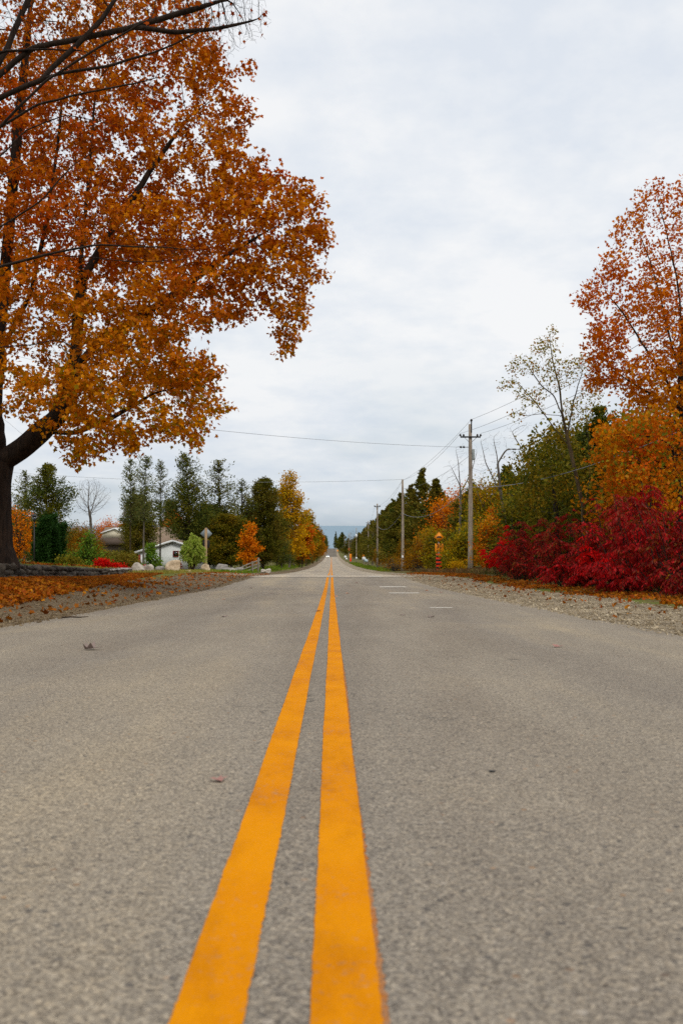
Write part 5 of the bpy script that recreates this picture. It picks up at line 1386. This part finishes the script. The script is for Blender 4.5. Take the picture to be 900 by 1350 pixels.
def small_sign(label, px, Y, h, w, ph, mat, board=None, name='marker_sign'):
    r = thing(name, label, 'road sign', at(px, Y))
    MB().box((0, .06, h/2-.1), (.09, .09, h+.2), bev=.01).build('post', M['metal'], r)
    MB().box((0, 0, h-ph/2), (w, .02, ph), bev=.004).build('panel', mat, r)
    if board:
        MB().box((0, 0, board[0]), (board[1], .02, board[2]), bev=.004).build('striped_board', M['red_sign'], r)
small_sign('small yellow orange sign above the white mailbox', 479, 243, 2.75, .62, .9, M['orange_sign'])
small_sign('far orange sign over a red board at the roadside', 462, 345, 3.0, .7, 1.5, M['orange_sign'], (.9, .55, 1.1))
small_sign('round looking orange sign at the top of the dark rise', 445, 760, 2.9, 1.1, 1.1, M['orange_sign'])
small_sign('red sign on the utility pole line before the rise', 460.3, 470, 5.5, 1.0, 1.6, simple_mat('dull_red_sign', '#a8502a', .6))

# split rail fence
fx, fy, fz = at(333, 86)
fn = thing('rail_fence', 'short weathered split rail fence leaning beside the pale boulders', 'fence', (fx, fy, fz), .5)
for q, (xx, hh) in enumerate(((-.9, .55), (0, .95), (.55, 1.25))):
    MB().box((xx, 0, hh/2-.05), (.13, .13, hh+.1), (0, .04*(q-1), .2), .015).build('post', M['fence_wood'], fn)
for i, z in enumerate((.25, .52, .8)):
    MB().tube([(-1.5, .02, max(.05, z-.55)), (-.4, .08, z-.10), (.75, .05, z+.25)], .055, 6).build('rail', M['fence_wood'], fn)

# ------------------------------------------------------------------ houses
def garage():
    Y = 118.0
    xl, xa, xrr = (183-VX)*Y/F, (228.5-VX)*Y/F, (274-VX)*Y/F
    zg = EYE + (VY-747)*Y/F
    ze = EYE + (VY-728)*Y/F - zg; za = EYE + (VY-714)*Y/F - zg
    cx = xa; r = thing('garage', 'white gabled garage with one small dark window behind the boulders', 'garage', (cx, Y, zg), 0)
    hw = xa-xl
    MB().prism([(-hw, -1), (hw, -1), (hw, ze), (0, za), (-hw, ze)], 0, 11).build('wall', M['siding'], r)
    ov = .35
    rf = MB()
    n_ = np.array([-(za-ze), hw]); n_ = n_/np.linalg.norm(n_)
    for sg in (-1, 1):
        e = (sg*(hw+ov), ze-(za-ze)*ov/hw+.03); a_ = (0, za+.03)
        rf.prism([e, a_, (0, za+.2), (e[0], e[1]+.17)] if sg == -1 else [a_, e, (e[0], e[1]+.17), (0, za+.2)], -.3, 11.3)
    roof = rf.build('roof', M['shingle'], r)
    fa = MB()
    for sg in (-1, 1):
        e = (sg*(hw+ov+.02), ze-(za-ze)*ov/hw-.06)
        fa.prism([e, (0, za-.02), (0, za+.23), (e[0], e[1]+.25)], -.36, -.31)
    fa.build('fascia', M['fascia'], roof)
    wz = EYE + (VY-730)*Y/F - zg; wx = (232.5-VX)*Y/F - cx
    w = MB().box((wx, -.03, wz), (.55, .06, .6)).build('window', M['window_glass'], r)
    fr = MB()
    for s_ in (-1, 1):
        fr.box((wx+s_*.30, -.05, wz), (.06, .09, .72)); fr.box((wx, -.048, wz+s_*.33), (.54, .08, .06))
    fr.build('frame', M['red_trim'], w)
    MB().box((-1.55, -.02, ze*.5), (.08, .05, ze*1.1)).build('downpipe', M['alu'], r)
    MB().box((-hw+.14, -.03, ze*.42), (.26, .06, ze*.84)).build('door', M['red_trim'], r)
    MB().box((-hw+.40, -.02, ze*.42), (.18, .05, ze*.84)).build('corner_trim', M['fascia'], r)
garage()
def house():
    Y = 176.0
    x0, x1 = (136-VX)*Y/F, (236-VX)*Y/F
    zg = EYE + (VY-744)*Y/F
    zz = lambda py: EYE + (VY-py)*Y/F - zg
    cx = (x0+x1)/2; hw = (x1-x0)/2
    r = thing('house', 'cream house with broad brown roof half hidden by the thin cedars', 'house', (cx, Y, zg), 0)
    MB().box((0, 4.5, zz(716)/2-.5), (hw*2, 9, zz(716)+1)).build('wall', M['brown_siding'], r)
    e, ri = zz(717), zz(695)
    rf = MB()
    V = np.array([[-hw-.5, -.6, e], [hw+.5, -.6, e], [hw+.5, 4.5, ri], [-hw-.5, 4.5, ri], [-hw-.5, 9.6, e], [hw+.5, 9.6, e]])
    V2 = V - np.array([0, 0, .2])
    rf.add(np.vstack([V, V2]), [np.array([[0, 1, 2, 3], [3, 2, 5, 4], [7, 6, 9, 8], [8, 9, 10, 11], [0, 6, 7, 1], [4, 5, 11, 10], [0, 3, 9, 6], [3, 4, 10, 9], [1, 7, 8, 2], [2, 8, 11, 5]])])
    roof = rf.build('roof', M['shingle'], r)
    gx0, gx1, gxa = (138.5-VX)*Y/F-cx, (166-VX)*Y/F-cx, (154-VX)*Y/F-cx
    ga = MB().prism([(gx0, zz(709)), (gx1, zz(709)), (gx1, zz(703)), (gxa, zz(697.5)), (gx0, zz(703))], -1.2, 4).build('gable', M['cream'], r)
    f2 = MB()
    for (xa_, xb_) in ((gx0-.4, gxa), (gx1+.4, gxa)):
        f2.prism([(xa_, zz(703.6)), (xb_, zz(697.3)), (xb_, zz(695.8)), (xa_, zz(702.1))], -1.5, 4)
    f2.build('gable_roof', M['fascia'], ga)
    MB().prism([(gx0-.6, zz(718)), (gx1+.8, zz(718)), (gx1+.2, zz(709)), (gx0, zz(709))], -1.6, -1.0).build('lower_roof', M['dark_shingle'], r)
    w = MB().box((0, -.03, zz(726)), (1.6, .06, 1.2)).build('window', M['window_glass'], r)
    MB().box((0, -.02, zz(726)-.68), (1.9, .1, .12)).build('sill', M['fascia'], w)
house()

# ------------------------------------------------------------------ the oncoming car
Yc = 590.0; xc = (431.8-VX)*Yc/F
car = thing('parked_car', 'white oncoming car with headlights far down the road', 'car', (xc, Yc, float(zr(Yc))+.01), PI)
M['car_white'] = simple_mat('white_car_paint', '#dfe1e2', .3, 0, .03, 2, 0, .6)
car.name = 'white_car'
prof = [(-2.2, .3), (2.2, .3), (2.25, .75), (2.0, .95), (1.1, 1.02), (.55, 1.45), (-1.3, 1.48), (-2.05, 1.05), (-2.25, .9)]
b = MB(); p = np.array(prof); k = len(p)
VV = np.concatenate([np.c_[np.full(k, -.86), p], np.c_[np.full(k, .86), p]])
i = np.arange(k); j = (i+1) % k
b.add(VV, [np.c_[i, j, j+k, i+k]]); b.Fd.setdefault(k, []).append(np.array([i[::-1], i+k]))
b.build('body', M['car_white'], car)
gl = MB(); gl.box((0, .86, 1.25), (1.5, .02, .48), (.95, 0, 0)); gl.box((-.865, -.4, 1.23), (.02, 1.6, .34)); gl.box((.865, -.4, 1.23), (.02, 1.6, .34))
gl.build('windscreen', M['window_glass'], car)
MB().box((0, 2.25, .55), (1.2, .03, .22)).build('grille', M['black_sign'], car)
t = NT('headlight_glow'); e_ = t.n('ShaderNodeEmission'); e_.inputs[0].default_value = (1, .95, .75, 1); e_.inputs[1].default_value = 5; t.l(e_.outputs[0], t.out.inputs[0])
for sg in (-1, 1):
    MB().tube([(sg*.62, 2.2, .72), (sg*.62, 2.28, .72)], .17, 10).build('headlight', t.m, car)
    for yy in (-1.35, 1.4):
        MB().tube([(sg*.72, yy, .32), (sg*.9, yy, .32)], .32, 14).build('wheel', M['black_sign'], car)

# ------------------------------------------------------------------ sky, sun, camera
SUN_EL, SUN_AZ = math.radians(48), math.radians(150)   # azimuth clockwise from +Y (ahead)
w = bpy.data.worlds.new('World'); SC.world = w; w.use_nodes = True
nt = w.node_tree; nt.nodes.clear()
def wn(t_, **kw):
    n_ = nt.nodes.new(t_)
    for k_, v_ in kw.items(): setattr(n_, k_, v_)
    return n_
wl_ = nt.links.new
out = wn('ShaderNodeOutputWorld'); bg = wn('ShaderNodeBackground'); bg.inputs[1].default_value = .1
sky = wn('ShaderNodeTexSky', sky_type='NISHITA'); sky.sun_disc = False; sky.sun_elevation = SUN_EL; sky.sun_rotation = SUN_AZ; sky.dust_density = 2.5
tc = wn('ShaderNodeTexCoord'); sp3 = wn('ShaderNodeSeparateXYZ'); wl_(tc.outputs['Generated'], sp3.inputs[0])
def wmath(op, a, b=None, clamp=False):
    m = wn('ShaderNodeMath', operation=op); m.use_clamp = clamp
    for i_, v_ in enumerate((a, b)):
        if v_ is None: continue
        if isinstance(v_, (int, float)): m.inputs[i_].default_value = v_
        else: wl_(v_, m.inputs[i_])
    return m.outputs[0]
# cloud deck: directions projected on a flat layer, so clouds flatten towards the horizon
zc_ = wmath('ADD', wmath('MAXIMUM', sp3.outputs[2], 0.0), .28)
cx_ = wmath('DIVIDE', sp3.outputs[0], zc_); cy_ = wmath('DIVIDE', sp3.outputs[1], zc_)
cmb = wn('ShaderNodeCombineXYZ'); wl_(cx_, cmb.inputs[0]); wl_(cy_, cmb.inputs[1])
def wnoise(sc, det, rough, off=(0, 0, 0), dist=0):
    mp = wn('ShaderNodeMapping'); mp.inputs['Location'].default_value = off; wl_(cmb.outputs[0], mp.inputs[0])
    n_ = wn('ShaderNodeTexNoise'); n_.inputs['Scale'].default_value = sc; n_.inputs['Detail'].default_value = det; n_.inputs['Roughness'].default_value = rough; n_.inputs['Distortion'].default_value = dist
    wl_(mp.outputs[0], n_.inputs['Vector']); return n_.outputs[0]
def wramp(f, stops):
    r = wn('ShaderNodeValToRGB'); e = r.color_ramp.elements
    while len(e) < len(stops): e.new(.5)
    for x_, (p_, c_) in zip(e, stops): x_.position = p_; x_.color = tuple(c_) + (1,)
    wl_(f, r.inputs[0]); return r.outputs[0]
def wmix(f, a, b, mode='MIX'):
    m = wn('ShaderNodeMix', data_type='RGBA', blend_type=mode)
    if isinstance(f, (int, float)): m.inputs[0].default_value = f
    else: wl_(f, m.inputs[0])
    for s_, v_ in ((m.inputs[6], a), (m.inputs[7], b)):
        if isinstance(v_, tuple): s_.default_value = v_
        else: wl_(v_, s_)
    return m.outputs[2]
n1 = wnoise(1.7, 6, .55, (3, 1, 0), .3); n2 = wnoise(4.5, 5, .6, (7, 2, 0)); n3 = wnoise(.55, 4, .5, (1, 9, 0))
n4 = wnoise(11, 4, .6, (2, 5, 0))
nsum = wmath('ADD', wmath('ADD', wmath('MULTIPLY', n1, .45), wmath('MULTIPLY', n2, .35)), wmath('MULTIPLY', n4, .20))
cloud = wramp(nsum, [(.41, (7.6, 8.1, 8.75)), (.50, (8.45, 8.75, 9.1)), (.57, (9.2, 9.3, 9.4))])
# thin openings where blue shows through
thin = wramp(n3, [(.40, (1, 1, 1)), (.52, (0, 0, 0))])
low = wramp(sp3.outputs[2], [(.03, (1, 1, 1)), (.22, (.12, .12, .12))])
opening = wmath('MULTIPLY', wmath('MULTIPLY', thin, low), .8)
blue = wmix(.5, sky.outputs[0], (5.2, 6.8, 7.9, 1))
col = wmix(opening, cloud, blue)
# the deck is dimmer and cooler at the horizon, brighter overhead
grad = wramp(sp3.outputs[2], [(0, (.74, .785, .82)), (.03, (.82, .855, .88)), (.09, (.94, .952, .965)), (.16, (.995, .998, 1.0)), (.30, (.985, .99, 1.0)), (.48, (.965, .97, .985)), (.75, (1.3, 1.27, 1.24)), (1, (1.5, 1.46, 1.42))])
col = wmix(1.0, col, grad, 'MULTIPLY')
wl_(col, bg.inputs[0]); wl_(bg.outputs[0], out.inputs[0])

sun = bpy.data.lights.new('sun', 'SUN'); sun.energy = 1.3; sun.angle = math.radians(12); sun.color = (1, .95, .87)
so = bpy.data.objects.new('sun', sun); COL.objects.link(so)
sdir = Vector((math.sin(SUN_AZ)*math.cos(SUN_EL), math.cos(SUN_AZ)*math.cos(SUN_EL), math.sin(SUN_EL)))
so.rotation_euler = sdir.to_track_quat('Z', 'Y').to_euler()
so.location = (0, 0, 40)

cd = bpy.data.cameras.new('camera'); co = bpy.data.objects.new('camera', cd); COL.objects.link(co)
cd.sensor_fit = 'VERTICAL'; cd.sensor_height = 36; cd.lens = 35; cd.clip_end = 120000; cd.clip_start = .05
co.location = (0, 0, EYE)
co.rotation_euler = (PI/2 + math.atan((692-675)/F), 0, -math.atan((450-437)/F))
cd.dof.use_dof = True; cd.dof.focus_distance = 22; cd.dof.aperture_fstop = 4.5
SC.camera = co
SC.render.film_transparent = False
SC.view_settings.view_transform = 'Standard'; SC.view_settings.look = 'None'; SC.view_settings.exposure = 0; SC.view_settings.gamma = 1
try:
    SC.cycles.max_bounces = 6; SC.cycles.diffuse_bounces = 3; SC.cycles.glossy_bounces = 2; SC.cycles.transmission_bounces = 3
    SC.cycles.use_denoising = False
except Exception: pass
